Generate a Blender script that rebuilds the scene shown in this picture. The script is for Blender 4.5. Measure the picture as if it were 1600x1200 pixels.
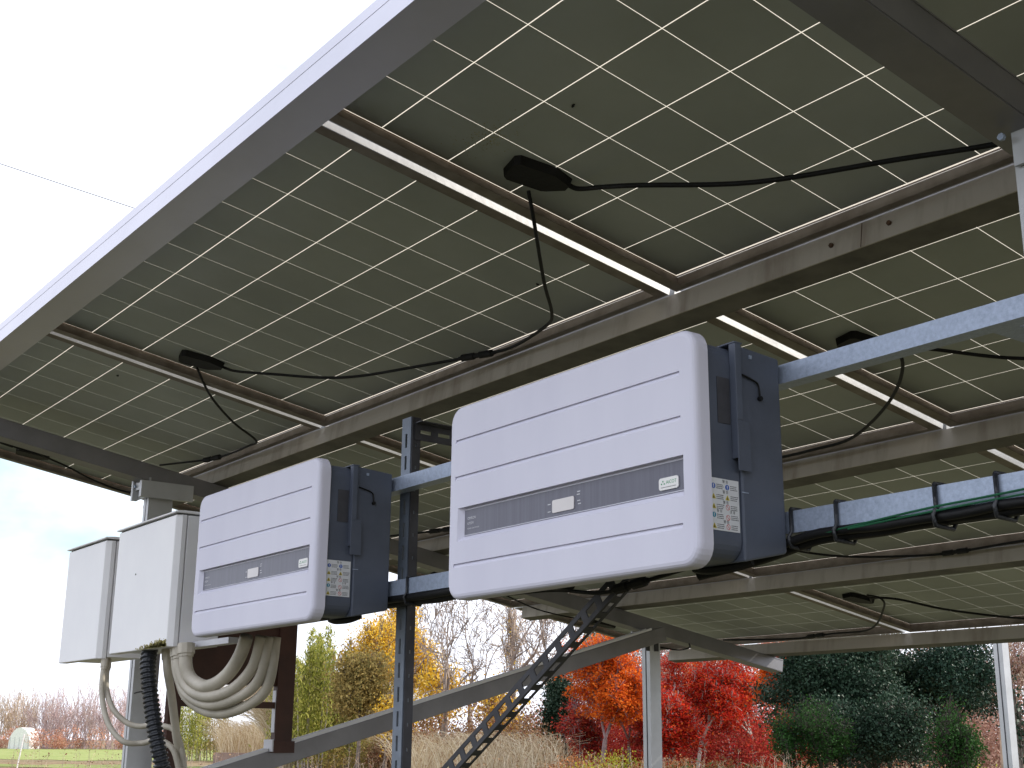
import bpy, math, random
import numpy as np
from mathutils import Vector, Matrix, noise
random.seed(7)
rng = np.random.default_rng(7)
scn = bpy.context.scene
for o in list(bpy.data.objects):
    bpy.data.objects.remove(o)

# ------------------------------------------------------------------ camera, sky, sun, exposure
F_PX = 2023.07
RW = [[0.59253298, 0.80549444, 0.009131], [-0.20933363, 0.16491471, -0.96383742], [-0.77787152, 0.56919403, 0.26633448]]
CAM = Vector((2.05975113, -0.99997642, -1.1850031))
TH = math.radians(9.5)
cd = bpy.data.cameras.new('camera'); cam = bpy.data.objects.new('camera', cd)
scn.collection.objects.link(cam); scn.camera = cam
cd.sensor_width = 36; cd.lens = F_PX / 1600 * 36; cd.clip_start = .05; cd.clip_end = 4000
r, dn, fw = [Vector(v).normalized() for v in RW]
m3 = Matrix((r, -dn, -fw)).transposed()
cam.matrix_world = Matrix.Translation(CAM) @ m3.to_4x4()
cd.dof.use_dof = False

SUN_EL, SUN_AZ = math.radians(34), math.radians(20)      # azimuth from +Y (south) towards +X
sun_dir = Vector((math.sin(SUN_AZ) * math.cos(SUN_EL), math.cos(SUN_AZ) * math.cos(SUN_EL), math.sin(SUN_EL)))
sl = bpy.data.lights.new('sun', 'SUN'); so = bpy.data.objects.new('sun', sl); scn.collection.objects.link(so)
sl.energy = 4.3; sl.angle = math.radians(.6); sl.color = (1, .93, .82)
so.rotation_euler = (-sun_dir).to_track_quat('-Z', 'Y').to_euler(); so.location = (10, 10, 20)

W = bpy.data.worlds.new('World'); scn.world = W; W.use_nodes = True
nt = W.node_tree; nt.nodes.clear()
def N(t, **k):
    n = nt.nodes.new(t)
    for a, b in k.items(): setattr(n, a, b)
    return n
sky = N('ShaderNodeTexSky', sky_type='NISHITA', sun_disc=False, sun_elevation=SUN_EL, sun_rotation=SUN_AZ)
sky.air_density = 1.0; sky.dust_density = .6; sky.ozone_density = 1.2
tc = N('ShaderNodeTexCoord')
nz = N('ShaderNodeTexNoise'); nz.inputs['Scale'].default_value = 2.3; nz.inputs['Detail'].default_value = 7; nz.inputs['Roughness'].default_value = .52
mp = N('ShaderNodeMapping'); mp.inputs['Scale'].default_value = (1, 1, 1.9); mp.inputs['Location'].default_value = (.3, 1.1, .36)
rp = N('ShaderNodeValToRGB'); rp.color_ramp.elements[0].position = .33; rp.color_ramp.elements[1].position = .435
rp.color_ramp.elements[0].color = (.40, .40, .40, 1); rp.color_ramp.elements[1].color = (1, 1, 1, 1)
nz2 = N('ShaderNodeTexNoise'); nz2.inputs['Scale'].default_value = 5; nz2.inputs['Detail'].default_value = 5
cl = N('ShaderNodeMix', data_type='RGBA'); cl.inputs[6].default_value = (8.9, 9.3, 10.4, 1); cl.inputs[7].default_value = (10.0, 10.4, 11.6, 1)
mx = N('ShaderNodeMix', data_type='RGBA')
bg = N('ShaderNodeBackground'); bg.inputs['Strength'].default_value = .1
out = N('ShaderNodeOutputWorld')
L = nt.links.new
L(tc.outputs['Generated'], mp.inputs[0]); L(mp.outputs[0], nz.inputs['Vector']); L(mp.outputs[0], nz2.inputs['Vector'])
L(nz.outputs['Fac'], rp.inputs[0]); L(nz2.outputs['Fac'], cl.inputs[0])
tint = N('ShaderNodeMix', data_type='RGBA', blend_type='MULTIPLY'); tint.inputs[0].default_value = 1; tint.inputs[7].default_value = (.72, 1.22, 1.05, 1)
L(rp.outputs[0], mx.inputs[0]); L(sky.outputs[0], tint.inputs[6]); L(tint.outputs[2], mx.inputs[6]); L(cl.outputs[2], mx.inputs[7])
L(mx.outputs[2], bg.inputs['Color']); L(bg.outputs[0], out.inputs['Surface'])
scn.view_settings.view_transform = 'Standard'; scn.view_settings.look = 'None'
scn.view_settings.gamma = 1; scn.view_settings.use_curve_mapping = False
scn.view_settings.exposure = .62

# ------------------------------------------------------------------ helpers
COL = scn.collection
ct, st = math.cos(TH), math.sin(TH)
def w(u, s, n): return Vector((u, s * ct + n * st, -s * st + n * ct))     # array plane -> world
GZ = -2.79
def at(px, D, z=GZ):
    k = [(px - 800) / F_PX, (1158 - 600) / F_PX, 1.0]
    v = [sum(RW[i][j] * k[i] for i in range(3)) for j in range(3)]
    return Vector((CAM.x + D * v[0], CAM.y + D * v[1], z))
def top(py, D): return -(py - 1158) / F_PX * D * 1.0 + (-1.185 - GZ)       # height above ground of a pixel row at depth D
def tag(o, label=None, cat=None, group=None, kind=None):
    if label: o['label'] = label
    if cat: o['category'] = cat
    if group: o['group'] = group
    if kind: o['kind'] = kind
    return o
def thing(name, loc, label, cat, group=None, rot=None):
    o = bpy.data.objects.new(name, None); COL.objects.link(o); o.location = loc
    o.empty_display_size = .1
    if rot: o.rotation_euler = rot
    return tag(o, label, cat, group)
class MB:
    def __init__(s): s.v = []; s.f = []; s.m = []
    def add(s, vs, fs, mi=0):
        b = len(s.v); s.v += [tuple(v) for v in vs]; s.f += [tuple(b + i for i in f) for f in fs]; s.m += [mi] * len(fs)
    def box(s, a, b, fn=None, mi=0):
        c = [(x, y, z) for x in (a[0], b[0]) for y in (a[1], b[1]) for z in (a[2], b[2])]
        if fn: c = [fn(*p) for p in c]
        s.add(c, [(0, 1, 3, 2), (4, 6, 7, 5), (0, 4, 5, 1), (2, 3, 7, 6), (0, 2, 6, 4), (1, 5, 7, 3)], mi)
    def prism(s, prof, fn0, fn1, mi=0, cap=True):           # prof list of 2D, fn maps 2D->3D at both ends
        n = len(prof); a = [fn0(*p) for p in prof]; b = [fn1(*p) for p in prof]
        fs = [(i, (i + 1) % n, n + (i + 1) % n, n + i) for i in range(n)]
        if cap: fs += [tuple(range(n))[::-1], tuple(range(n, 2 * n))]
        s.add(a + b, fs, mi)
    def tube(s, pts, r, seg=8, mi=0, cap=True, smooth=6):
        pts = [Vector(p) for p in pts]
        if smooth and len(pts) > 2: pts = catmull(pts, smooth)
        rr = r if isinstance(r, (list, tuple)) else [r] * len(pts)
        if len(rr) != len(pts): rr = [rr[0] + (rr[-1] - rr[0]) * i / (len(pts) - 1) for i in range(len(pts))]
        vs = []; up = None
        for i, p in enumerate(pts):
            d = (pts[min(i + 1, len(pts) - 1)] - pts[max(i - 1, 0)]).normalized()
            if up is None: up = Vector((0, 0, 1)) if abs(d.z) < .9 else Vector((1, 0, 0))
            x = d.cross(up).normalized(); up = x.cross(d).normalized()
            for k in range(seg):
                a = 2 * math.pi * k / seg
                vs.append(p + (x * math.cos(a) + up * math.sin(a)) * rr[i])
        fs = []
        for i in range(len(pts) - 1):
            for k in range(seg):
                fs.append((i * seg + k, i * seg + (k + 1) % seg, (i + 1) * seg + (k + 1) % seg, (i + 1) * seg + k))
        if cap: fs += [tuple(range(seg))[::-1], tuple(range((len(pts) - 1) * seg, len(pts) * seg))]
        s.add(vs, fs, mi)
    def mesh(s, name, mats, smooth=False, off=None):
        me = bpy.data.meshes.new(name)
        vs = s.v if off is None else [(x - off[0], y - off[1], z - off[2]) for x, y, z in s.v]
        me.from_pydata(vs, [], s.f)
        for m in (mats if isinstance(mats, (list, tuple)) else [mats]): me.materials.append(m)
        me.polygons.foreach_set('material_index', s.m)
        if smooth: me.polygons.foreach_set('use_smooth', [True] * len(s.f))
        me.update(); return me
    def build(s, name, mats, parent=None, smooth=False, off=None, bevel=0, seg=2, autos=False):
        if parent is not None and off is None: off = tuple(parent_loc(parent))
        o = bpy.data.objects.new(name, s.mesh(name, mats, smooth, off)); COL.objects.link(o)
        if parent is not None: o.parent = parent
        if bevel:
            b = o.modifiers.new('bevel', 'BEVEL'); b.width = bevel; b.segments = seg; b.limit_method = 'ANGLE'; b.angle_limit = math.radians(40)
        return o
def parent_loc(p):
    v = Vector((0, 0, 0))
    while p is not None: v += p.location; p = p.parent
    return v
def catmull(p, n):
    q = [p[0]] + list(p) + [p[-1]]; o = []
    for i in range(1, len(q) - 2):
        for k in range(n):
            t = k / n; a, b, c, d = q[i - 1], q[i], q[i + 1], q[i + 2]
            o.append(.5 * ((2 * b) + (c - a) * t + (2 * a - 5 * b + 4 * c - d) * t * t + (3 * b - a - 3 * c + d) * t ** 3))
    o.append(p[-1]); return o

# ------------------------------------------------------------------ materials
MATS = {}
def mat(name, col, rough=.5, metal=0., var=.12, scale=6., bump=0., bscale=40., col2=None, spec=.5, stretch=(1, 1, 1), trans=0., island=None, lo=.35, hi=.65, pos=False, objvar=0.):
    m = bpy.data.materials.new(name); m.use_nodes = True; t = m.node_tree; n = t.nodes; l = t.links.new
    p = n['Principled BSDF']; p.inputs['Roughness'].default_value = rough; p.inputs['Metallic'].default_value = metal
    p.inputs['Specular IOR Level'].default_value = spec
    c = n.new('ShaderNodeTexCoord'); mpg = n.new('ShaderNodeMapping'); mpg.inputs['Scale'].default_value = stretch
    if pos:
        gg = n.new('ShaderNodeNewGeometry'); l(gg.outputs['Position'], mpg.inputs[0])
    else: l(c.outputs['Object'], mpg.inputs[0])
    z = n.new('ShaderNodeTexNoise'); z.inputs['Scale'].default_value = scale; z.inputs['Detail'].default_value = 6; z.inputs['Roughness'].default_value = .6
    l(mpg.outputs[0], z.inputs['Vector'])
    rm = n.new('ShaderNodeValToRGB'); e = rm.color_ramp.elements
    c2 = col2 if col2 else tuple(min(1, x * (1 + var)) for x in col); c1 = col if col2 else tuple(x * (1 - var) for x in col)
    e[0].position = lo; e[1].position = hi
    e[0].color = (*c1, 1); e[1].color = (*c2, 1)
    l(z.outputs['Fac'], rm.inputs[0]); src = rm.outputs[0]
    if island:
        g = n.new('ShaderNodeNewGeometry'); r2 = n.new('ShaderNodeValToRGB'); r2.color_ramp.interpolation = 'LINEAR'
        el = r2.color_ramp.elements
        while len(el) < len(island): el.new(.5)
        for i, cc in enumerate(island): el[i].position = i / (len(island) - 1); el[i].color = (*cc, 1)
        l(g.outputs['Random Per Island'], r2.inputs[0]); src = r2.outputs[0]
    if objvar:
        oi = n.new('ShaderNodeObjectInfo'); mr = n.new('ShaderNodeMapRange'); mr.inputs[3].default_value = 1 - objvar; mr.inputs[4].default_value = 1 + objvar
        l(oi.outputs['Random'], mr.inputs[0]); vm = n.new('ShaderNodeVectorMath'); vm.operation = 'SCALE'; l(src, vm.inputs[0]); l(mr.outputs[0], vm.inputs['Scale']); src = vm.outputs[0]
    l(src, p.inputs['Base Color'])
    if bump:
        zb = n.new('ShaderNodeTexNoise'); zb.inputs['Scale'].default_value = bscale; zb.inputs['Detail'].default_value = 4
        l(mpg.outputs[0], zb.inputs['Vector']); b = n.new('ShaderNodeBump'); b.inputs['Strength'].default_value = bump; b.inputs['Distance'].default_value = .01
        l(zb.outputs['Fac'], b.inputs['Height']); l(b.outputs[0], p.inputs['Normal'])
    if trans:
        tr = n.new('ShaderNodeBsdfTranslucent'); l(src, tr.inputs['Color']); ms = n.new('ShaderNodeMixShader'); ms.inputs[0].default_value = trans
        l(p.outputs[0], ms.inputs[1]); l(tr.outputs[0], ms.inputs[2]); l(ms.outputs[0], n['Material Output'].inputs['Surface'])
    MATS[name] = m; return m
M_frame = mat('anodised_frame', (.52, .52, .52), .36, 1., .08, 8, .03, 60)
M_stain_shade = mat('stained_shaded_frame_inside', (.17, .14, .115), .55, .35, .0, 14, .05, 60, col2=(.27, .24, .21), pos=True)  # brown stain with shade put into the colour of inner faces and flanges
M_trim = mat('trim_aluminium', (.60, .59, .66), .42, .6, .05, 3, .03, 60)
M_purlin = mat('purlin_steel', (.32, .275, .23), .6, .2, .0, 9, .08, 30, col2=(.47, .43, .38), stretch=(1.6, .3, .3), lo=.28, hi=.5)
M_rafter = mat('rafter_steel', (.24, .235, .25), .45, .6, .12, 5, .05, 40)
M_post = mat('post_aluminium', (.52, .53, .55), .42, .4, .1, 6, .03, 50)
M_galv = mat('galvanised_steel', (.27, .32, .42), .45, .3, .0, 170, .06, 90, col2=(.40, .465, .60), lo=.25, hi=.68)
M_slot = mat('slotted_angle_steel', (.17, .20, .25), .5, .35, .2, 12, .06, 50)
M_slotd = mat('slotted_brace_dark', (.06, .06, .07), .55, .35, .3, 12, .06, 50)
M_cover = mat('inverter_cover_paint', (.64, .63, .745), .5, 0, .0, 2.2, .03, 220, spec=.3, col2=(.69, .68, .79), stretch=(2.5, 2.5, .7))
M_body = mat('inverter_body_paint', (.080, .094, .132), .5, .0, .15, 7, .05, 160)
M_panelf = mat('display_band_film', (.085, .085, .12), .34, .0, .18, 3, .0, col2=(.115, .115, .155), stretch=(60, 1, 1))
M_white = mat('white_plastic', (.78, .76, .75), .35, 0, .03)
M_lcd = mat('display_window', (.68, .64, .64), .3, 0, .03, 20)
M_band = mat('band_edge', (.5, .5, .56), .35, .2, .05)
M_box = mat('enclosure_paint', (.76, .75, .77), .32, 0, .0, 3.5, .02, 80, col2=(.82, .81, .82))
M_boxd = mat('enclosure_gasket', (.05, .05, .045), .7, 0, .2)
M_pvc = mat('pvc_conduit', (.38, .345, .28), .5, 0, .0, 9, .05, 60, col2=(.54, .49, .41))
M_black = mat('black_rubber', (.008, .008, .009), .55, 0, .3, 20, .1, 90, spec=.25)
M_tape = mat('black_tape', (.02, .022, .028), .35, 0, .3, 20, .3, 120)
M_green = mat('green_wire_sheath', (.010, .10, .045), .5, 0, .1)
M_brown = mat('brown_board_shade', (.060, .020, .013), .55, 0, .25, 8, .1, 40)  # dark brown carries the shade on the underexposed board
M_litlip = mat('painted_lit_lip', (.80, .79, .82), .35, 0, .04)  # pale colour stands in for light along the brace's top edge
M_shade = mat('shade_painted_flange', (.09, .085, .075), .65, .1, .0, 9, .05, 60, col2=(.16, .15, .13), pos=True)  # purlin undersides: shade put into the colour, same steel as the web
M_light = mat('pale_bracket_steel', (.60, .60, .64), .5, .2, .08)
M_paper = mat('sticker_paper', (.66, .67, .70), .5, 0, .03, 30)
M_ink = mat('sticker_ink', (.06, .06, .07), .6); M_blue = mat('sticker_blue', (.03, .10, .42), .5)
M_teal = mat('sticker_teal', (.02, .24, .38), .5); M_yel = mat('sticker_yellow', (.55, .45, .03), .5); M_red = mat('sticker_red', (.6, .08, .07), .5)
M_grn = mat('logo_green', (.04, .30, .12), .5)
M_txt = mat('pale_print', (.62, .62, .66), .5)
M_bark = mat('bark', (.12, .09, .075), .85, 0, .3, 14, .4, 20, col2=(.22, .18, .15))
M_barkp = mat('pale_bark', (.30, .26, .23), .8, 0, .3, 14, .3, 20, col2=(.42, .37, .33))
M_rust = mat('rusty_bolt', (.10, .055, .03), .7, .3, .3, 40)
M_moss = mat('moss_stain', (.22, .18, .05), .9, 0, .4, 60, .3, 90, col2=(.46, .40, .14))
# solar cells seen from behind
M_cell = mat('solar_cell_back', (.355, .385, .375), .5, 0, .0, 2.2, .02, 40, col2=(.455, .485, .47), spec=.3, pos=True, objvar=.05, lo=.3, hi=.72)
# translucent white backsheet: daylight from above glows through the gaps between the cells
m = bpy.data.materials.new('translucent_backsheet'); m.use_nodes = True; t = m.node_tree; p = t.nodes['Principled BSDF']
p.inputs['Base Color'].default_value = (.8, .78, .7, 1); p.inputs['Roughness'].default_value = .4
tr = t.nodes.new('ShaderNodeBsdfTranslucent'); tr.inputs['Color'].default_value = (.58, .53, .45, 1)
ms = t.nodes.new('ShaderNodeMixShader'); ms.inputs[0].default_value = .62
t.links.new(p.outputs[0], ms.inputs[1]); t.links.new(tr.outputs[0], ms.inputs[2]); t.links.new(ms.outputs[0], t.nodes['Material Output'].inputs['Surface'])
M_sheet = m

# ------------------------------------------------------------------ ground and setting
def ground_mesh():
    n = 90; R = 900.
    xs = np.sign(np.linspace(-1, 1, n)) * np.abs(np.linspace(-1, 1, n)) ** 2.2 * R
    vs = [(x - 60, y + 40, GZ) for y in xs for x in xs]
    fs = [(j * n + i, j * n + i + 1, (j + 1) * n + i + 1, (j + 1) * n + i) for j in range(n - 1) for i in range(n - 1)]
    me = bpy.data.meshes.new('ground'); me.from_pydata(vs, [], fs); return me
m = mat('field_ground', (.1, .1, .05), .95); t = m.node_tree; nn = t.nodes; l = t.links.new; p = nn['Principled BSDF']
p.inputs['Specular IOR Level'].default_value = .1
c = nn.new('ShaderNodeTexCoord')
mp1 = nn.new('ShaderNodeMapping'); mp1.inputs['Rotation'].default_value = (0, 0, math.radians(36)); mp1.inputs['Scale'].default_value = (.05, .012, 1)
l(c.outputs['Object'], mp1.inputs[0])
z1 = nn.new('ShaderNodeTexNoise'); z1.inputs['Scale'].default_value = 1.; z1.inputs['Detail'].default_value = 5; l(mp1.outputs[0], z1.inputs['Vector'])
z2 = nn.new('ShaderNodeTexNoise'); z2.inputs['Scale'].default_value = 1.7; z2.inputs['Detail'].default_value = 8; z2.inputs['Roughness'].default_value = .7; l(c.outputs['Object'], z2.inputs['Vector'])
r1 = nn.new('ShaderNodeValToRGB'); e = r1.color_ramp.elements; e[0].position = .36; e[1].position = .66
e[0].color = (.22, .17, .115, 1); e[1].color = (.24, .18, .12, 1)
for ps, cc in ((.46, (.24, .20, .13, 1)), (.52, (.20, .17, .11, 1)), (.58, (.26, .21, .14, 1))):
    k = e.new(ps); k.color = cc
l(z1.outputs['Fac'], r1.inputs[0])
r2 = nn.new('ShaderNodeValToRGB'); r2.color_ramp.elements[0].color = (.45, .40, .34, 1); r2.color_ramp.elements[1].color = (1.15, 1.1, 1, 1); r2.color_ramp.elements[0].position = .3; r2.color_ramp.elements[1].position = .7
l(z2.outputs['Fac'], r2.inputs[0])
mxx = nn.new('ShaderNodeMix'); mxx.data_type = 'RGBA'; mxx.blend_type = 'MULTIPLY'; mxx.inputs[0].default_value = 1
l(r1.outputs[0], mxx.inputs[6]); l(r2.outputs[0], mxx.inputs[7]); l(mxx.outputs[2], p.inputs['Base Color'])
go = bpy.data.objects.new('ground', ground_mesh()); COL.objects.link(go); go.data.materials.append(m); tag(go, kind='structure')

def strip(name, pts, dz, cols, lab=None):
    b = MB(); n = len(pts) // 2
    b.add([(p.x, p.y, GZ + dz) for p in pts], [tuple(range(len(pts)))])
    o = b.build(name, mat(name + '_surface', cols[0], .95, scale=.9, col2=cols[1], spec=.1)); tag(o, kind='structure'); return o
def band(D0, D1, px0, px1, n=26, sd=1):
    rn = random.Random(sd); a = [at(px0 + (px1 - px0) * k / n, D0 + rn.uniform(-1, 1) * D0 * .03) for k in range(n + 1)]
    c = [at(px0 + (px1 - px0) * k / n, D1 + rn.uniform(-1, 1) * D1 * .04) for k in range(n + 1)]; return a + c[::-1]
strip('lawn', band(95, 185, -400, 640), .02, ((.17, .22, .06), (.28, .30, .12)))
strip('lawn_edge', band(70, 78, -260, 800, sd=4), .03, ((.12, .17, .04), (.24, .24, .10)))
strip('bounce_ground', [Vector((30 * math.cos(k * .2856) - 2, 30 * math.sin(k * .2856) + 4, 0)) for k in range(22)], .01, ((.052, .052, .028), (.090, .084, .052)))  # unseen dark ground sheet added to cut bounce light under the array
# ------------------------------------------------------------------ solar modules
NOMIT = 0
WM, SM = 1.6707, 1.011
UL = .030                                     # outer left edge of the first column of modules
PC = .1585
def frame_mesh():
    b = MB(); A, B, S0, S1, Z0, Z1 = 0, 1.647, -.03, .966, -.035, .008
    b.box((A, S0, Z0), (A + .003, S1, Z1)); b.box((B - .003, S0, Z0), (B, S1, Z1))
    b.box((A + .003, S0, Z0), (B - .003, S0 + .003, Z1)); b.box((A + .003, S1 - .003, Z0), (B - .003, S1, Z1))
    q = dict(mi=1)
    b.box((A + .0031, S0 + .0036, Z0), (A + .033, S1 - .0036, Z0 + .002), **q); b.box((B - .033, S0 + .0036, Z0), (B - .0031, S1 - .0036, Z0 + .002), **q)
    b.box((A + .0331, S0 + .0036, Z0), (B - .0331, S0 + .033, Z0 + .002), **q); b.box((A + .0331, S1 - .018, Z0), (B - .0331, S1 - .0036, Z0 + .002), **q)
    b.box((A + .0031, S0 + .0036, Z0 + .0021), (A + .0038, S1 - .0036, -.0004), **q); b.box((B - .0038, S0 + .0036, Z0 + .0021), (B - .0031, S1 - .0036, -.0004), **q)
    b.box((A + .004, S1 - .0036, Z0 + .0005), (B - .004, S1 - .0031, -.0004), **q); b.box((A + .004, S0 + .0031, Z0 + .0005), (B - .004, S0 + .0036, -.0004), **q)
    # groove rib along the outer walls
    b.box((B, S0 + .002, -.010), (B + .0012, S1 - .002, -.008)); 
    return b.mesh('module_frame', [M_frame, M_stain_shade])
def seal_mesh():
    b = MB(); b.box((.0062, -.02, -.0022), (.0076, .955, -.0006)); b.box((.0062, .9555, -.0022), (1.62, .957, -.0006))
    return b.mesh('sealant', mat('brown_sealant', (.10, .055, .03), .8))
def sheet_mesh():
    b = MB(); b.add([(.003, -.027, 0), (1.644, -.027, 0), (1.644, .963, 0), (.003, .963, 0)], [(0, 1, 2, 3)])
    return b.mesh('backsheet', M_sheet)
def cell_mesh():
    b = MB(); a = .0782; h = .0780
    b.box((-a, -h, -.0014), (a, h, -.0006)); return b.mesh('solar_cell', M_cell)
ME_frame, ME_sheet, ME_cell, ME_seal = frame_mesh(), sheet_mesh(), cell_mesh(), seal_mesh()
def jbox_mesh():
    b = MB()
    prof = [(-.03, -.055), (.03, -.055), (.040, -.045), (.040, .035), (.018, .078), (-.004, .078), (-.034, .045), (-.040, .035), (-.040, -.045)]
    b.prism(prof, lambda x, y: (x, y, -.0015), lambda x, y: (x * .9, y * .95, -.020))
    return b.mesh('junction_box', M_black)
ME_jb = jbox_mesh()
mod_labels = {
 (0, 0): "dark solar module at the upper right, crossed by the dark rafter",
 (-1, 0): "dark first row solar module above both inverters, seen whole",
 (-2, 0): "dark first row solar module at the far left, cut by a rafter",
 (0, 1): "dark second row solar module behind the speckled upper rail",
 (-1, 1): "dark second row solar module half hidden behind the near inverter",
 (-2, 1): "dark second row solar module seen between the two inverters",
 (0, 2): "dark third row solar module cut by the right picture edge",
 (-1, 2): "dark third row solar module behind the lower rail with black ties",
 (-2, 2): "dark third row solar module mostly hidden behind the near inverter's underside",
 (0, 3): "dark lowest row solar module beyond the right picture edge",
 (-1, 3): "dark lowest row greenish solar module right of the pale gap",
 (-2, 3): "dark lowest row greenish solar module left of the pale gap",
}
visible_cols = (-2, -1, 0)
for ci in (-2, -1, 0, 1):
    for ri in range(4):
        lab = mod_labels.get((ci, ri), ['dark solar module behind the camera, first row', 'dark solar module behind the camera, second row', 'dark solar module behind the camera, third row', 'dark solar module behind the camera, lowest row'][ri])
        r_ = thing('solar_module', w(UL + ci * WM, ri * SM, 0), lab, 'solar panel', 'solar modules of the tilted array', rot=(-TH, 0, 0))
        for nm, me in (('frame', ME_frame), ('backsheet', ME_sheet), ('sealant', ME_seal), ('junction_box', ME_jb)):
            o = bpy.data.objects.new(nm, me); COL.objects.link(o); o.parent = r_
            if nm == 'junction_box': o.location = (.118, .455, 0); o.rotation_euler = (0, 0, math.radians(-14))
        for i in range(10):
            for j in range(6):
                o = bpy.data.objects.new('solar_cell', ME_cell); COL.objects.link(o); o.parent = r_
                o.location = (.010 + PC * (i + .5), PC * (j + .5), 0)

# dirt specks and a moss smear on the back of the near module
b = MB()
for (u, s, a_) in ((.39, .36, .004), (-.26, .78, .003), (-1.93, .35, .004)):
    for k in range(3):
        du, ds = random.uniform(-.006, .006), random.uniform(-.003, .003)
        b.box((u + du, s + ds, -.004), (u + du + a_ * random.uniform(1, 2), s + ds + a_ * .6, -.0014), w)
o = b.build('dirt_speck', M_black); tag(o, 'small dark dirt specks stuck under the solar modules', 'dirt', kind='stuff')
b = MB()
for k in range(240):
    u = random.gauss(.17, .045); s = random.gauss(.32, .02); d = random.uniform(.0004, .0012)
    b.box((u, s, -.0021), (u + d * 1.6, s + d, -.0014), w)
o = b.build('moss_smear', M_moss); tag(o, 'thin moss smear beside the junction box of the near module', 'moss', kind='stuff')

# ------------------------------------------------------------------ mounting structure: rafters, purlins, posts, brace
root = thing('mounting_frame', Vector((-2.55, .75, GZ)), 'grey steel mounting frame of rafters, purlins, posts and a long brace carrying the solar modules', 'mounting frame')
def part(b, name, m_, parent=root, label=None, bevel=0, smooth=False, seg=2):
    o = b.build(name, m_, parent, bevel=bevel, smooth=smooth, seg=seg)
    if label: o['label'] = label
    return o
# edge trim along the high edge (joined from lengths)
for (a, bb) in ((-3.34, .605), (.607, 3.4)):
    b = MB(); b.box((a, -.038, -.046), (bb, -.034, .004), w); b.box((a, -.0372, .004), (bb, -.034, .0065), w); b.box((a, -.038, .0065), (bb, -.034, .034), w)
    b.box((a, -.034, -.0395), (bb, .047, -.0365), w)
    part(b, 'edge_trim', M_trim, label='pale aluminium trim along the sunlit upper edge')
for k in range(4):
    s0 = .968 + k * SM
    for (a, bb) in ((-3.22, .905 if k == 0 else 1.4), ((1.11 if k == 0 else 1.403), 3.35)):
        b = MB(); T = .003
        b.box((a, s0, -.092), (bb, s0 + T, -.0368), w)
        b.box((a, s0 + T, -.0398), (bb, s0 + .062, -.0368), w)
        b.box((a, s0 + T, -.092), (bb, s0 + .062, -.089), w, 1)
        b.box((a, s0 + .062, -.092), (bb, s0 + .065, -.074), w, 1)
        pu = part(b, 'purlin', [M_purlin, M_shade])
        if k == 0 and a < 0:
            for (u, n_) in ((.623, -.062), (.482, -.064)):
                c_ = MB(); c_.prism([(math.cos(q * math.pi / 3) * .0052, math.sin(q * math.pi / 3) * .0052) for q in range(6)], lambda x, y: w(u + x, s0 - .0001, n_ + y), lambda x, y: w(u + x, s0 - .005, n_ + y))
                part(c_, 'bolt', M_rust, pu)
            c_ = MB(); c_.box((.5555, s0 - .0012, -.0915), (.5565, s0 - .0001, -.0375), w); part(c_, 'seam', M_rust, pu)
for (a, bb) in ((-2.575, -2.5), (1.010, 1.084)):
    b = MB(); T = .004
    b.box((a, -.02, -.157), (bb, 4.12, -.153), w); b.box((bb - T, -.02, -.153), (bb, 4.12, -.0985), w); b.box((a, -.02, -.153), (a + T, 4.12, -.0985), w)
    b.box((a, -.02, -.0985), (bb, 4.12, -.0945), w)
    rf = part(b, 'rafter', M_rafter)
    c_ = MB(); c_.box((bb + .0002, -.02, -.1545), (bb + .0016, 4.118, -.1525), w); c_.box((bb + .0002, -.02, -.0995), (bb + .0016, 4.118, -.0975), w); part(c_, 'edge_rib', M_rafter, rf)
# posts
def post(x0, x1, y0, y1, zt, lab):
    b = MB()
    xm = (x0 + x1) / 2
    b.box((x0, y0 + .004, GZ - .1), (x1 - .003, y1, zt)); b.box((x1 - .003, y0 + .004, GZ - .1), (x1, y1, zt))
    b.box((x0, y0, GZ - .1), (xm - .004, y0 + .004, zt)); b.box((xm + .004, y0, GZ - .1), (x1, y0 + .004, zt))
    o = part(b, 'post', M_post, label=lab)
    s_ = MB(); s_.box((xm - .004, y0 + .002, GZ - .1), (xm + .004, y0 + .0038, zt - .002)); part(s_, 'slot', M_slotd, o)
    return o
p1 = post(-2.575, -2.527, .705, .797, -.29, 'near left post behind the two enclosures')
p2 = post(1.040, 1.088, .70, .79, -.29, 'near right post at the picture edge')
p3 = post(-2.528, -2.474, 3.12, 3.185, -.70, 'far post in front of the red maples')
p4 = post(1.010, 1.064, 3.12, 3.185, -.70, None)
# post heads and brackets
for px_ in (-2.551, 1.075):
    b = MB()
    zt = -.25
    if px_ < 0: b.box((px_ - .062, .667, -.335), (px_ - .046, .689, -.262))
    b.box((px_ - (.058 if px_ < 0 else .030), .690, -.330), (px_ + .058, .696, -.262))
    b.box((px_ + .042, .66, -.335), (px_ + .062, .86, -.275))
    if px_ < 0: b.box((px_ - .04, .675, -.30), (px_ + .04, .689, -.262))
    o = part(b, 'post_bracket', M_post)
    for dx in (-.035, .035):
        c_ = MB(); c_.tube([(px_ + dx, .668, -.285), (px_ + dx, .6745, -.285)], .006, 6, smooth=0); part(c_, 'bolt', M_galv, o)
for px_ in (-2.50, 1.037):
    b = MB(); b.box((px_ - .035, 3.06, -.715), (px_ + .035, 3.115, -.709)); b.box((px_ - .035, 3.06, -.709), (px_ - .029, 3.115, -.685)); b.box((px_ + .029, 3.06, -.709), (px_ + .035, 3.115, -.685))
    o = part(b, 'post_bracket', M_light)
    for yy in (3.105, 3.16):
        c_ = MB(); c_.box((px_ + .0265, yy - .012, -.775), (px_ + .031, yy + .012, -.735)); part(c_, 'bolt', M_slotd, o)
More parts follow.
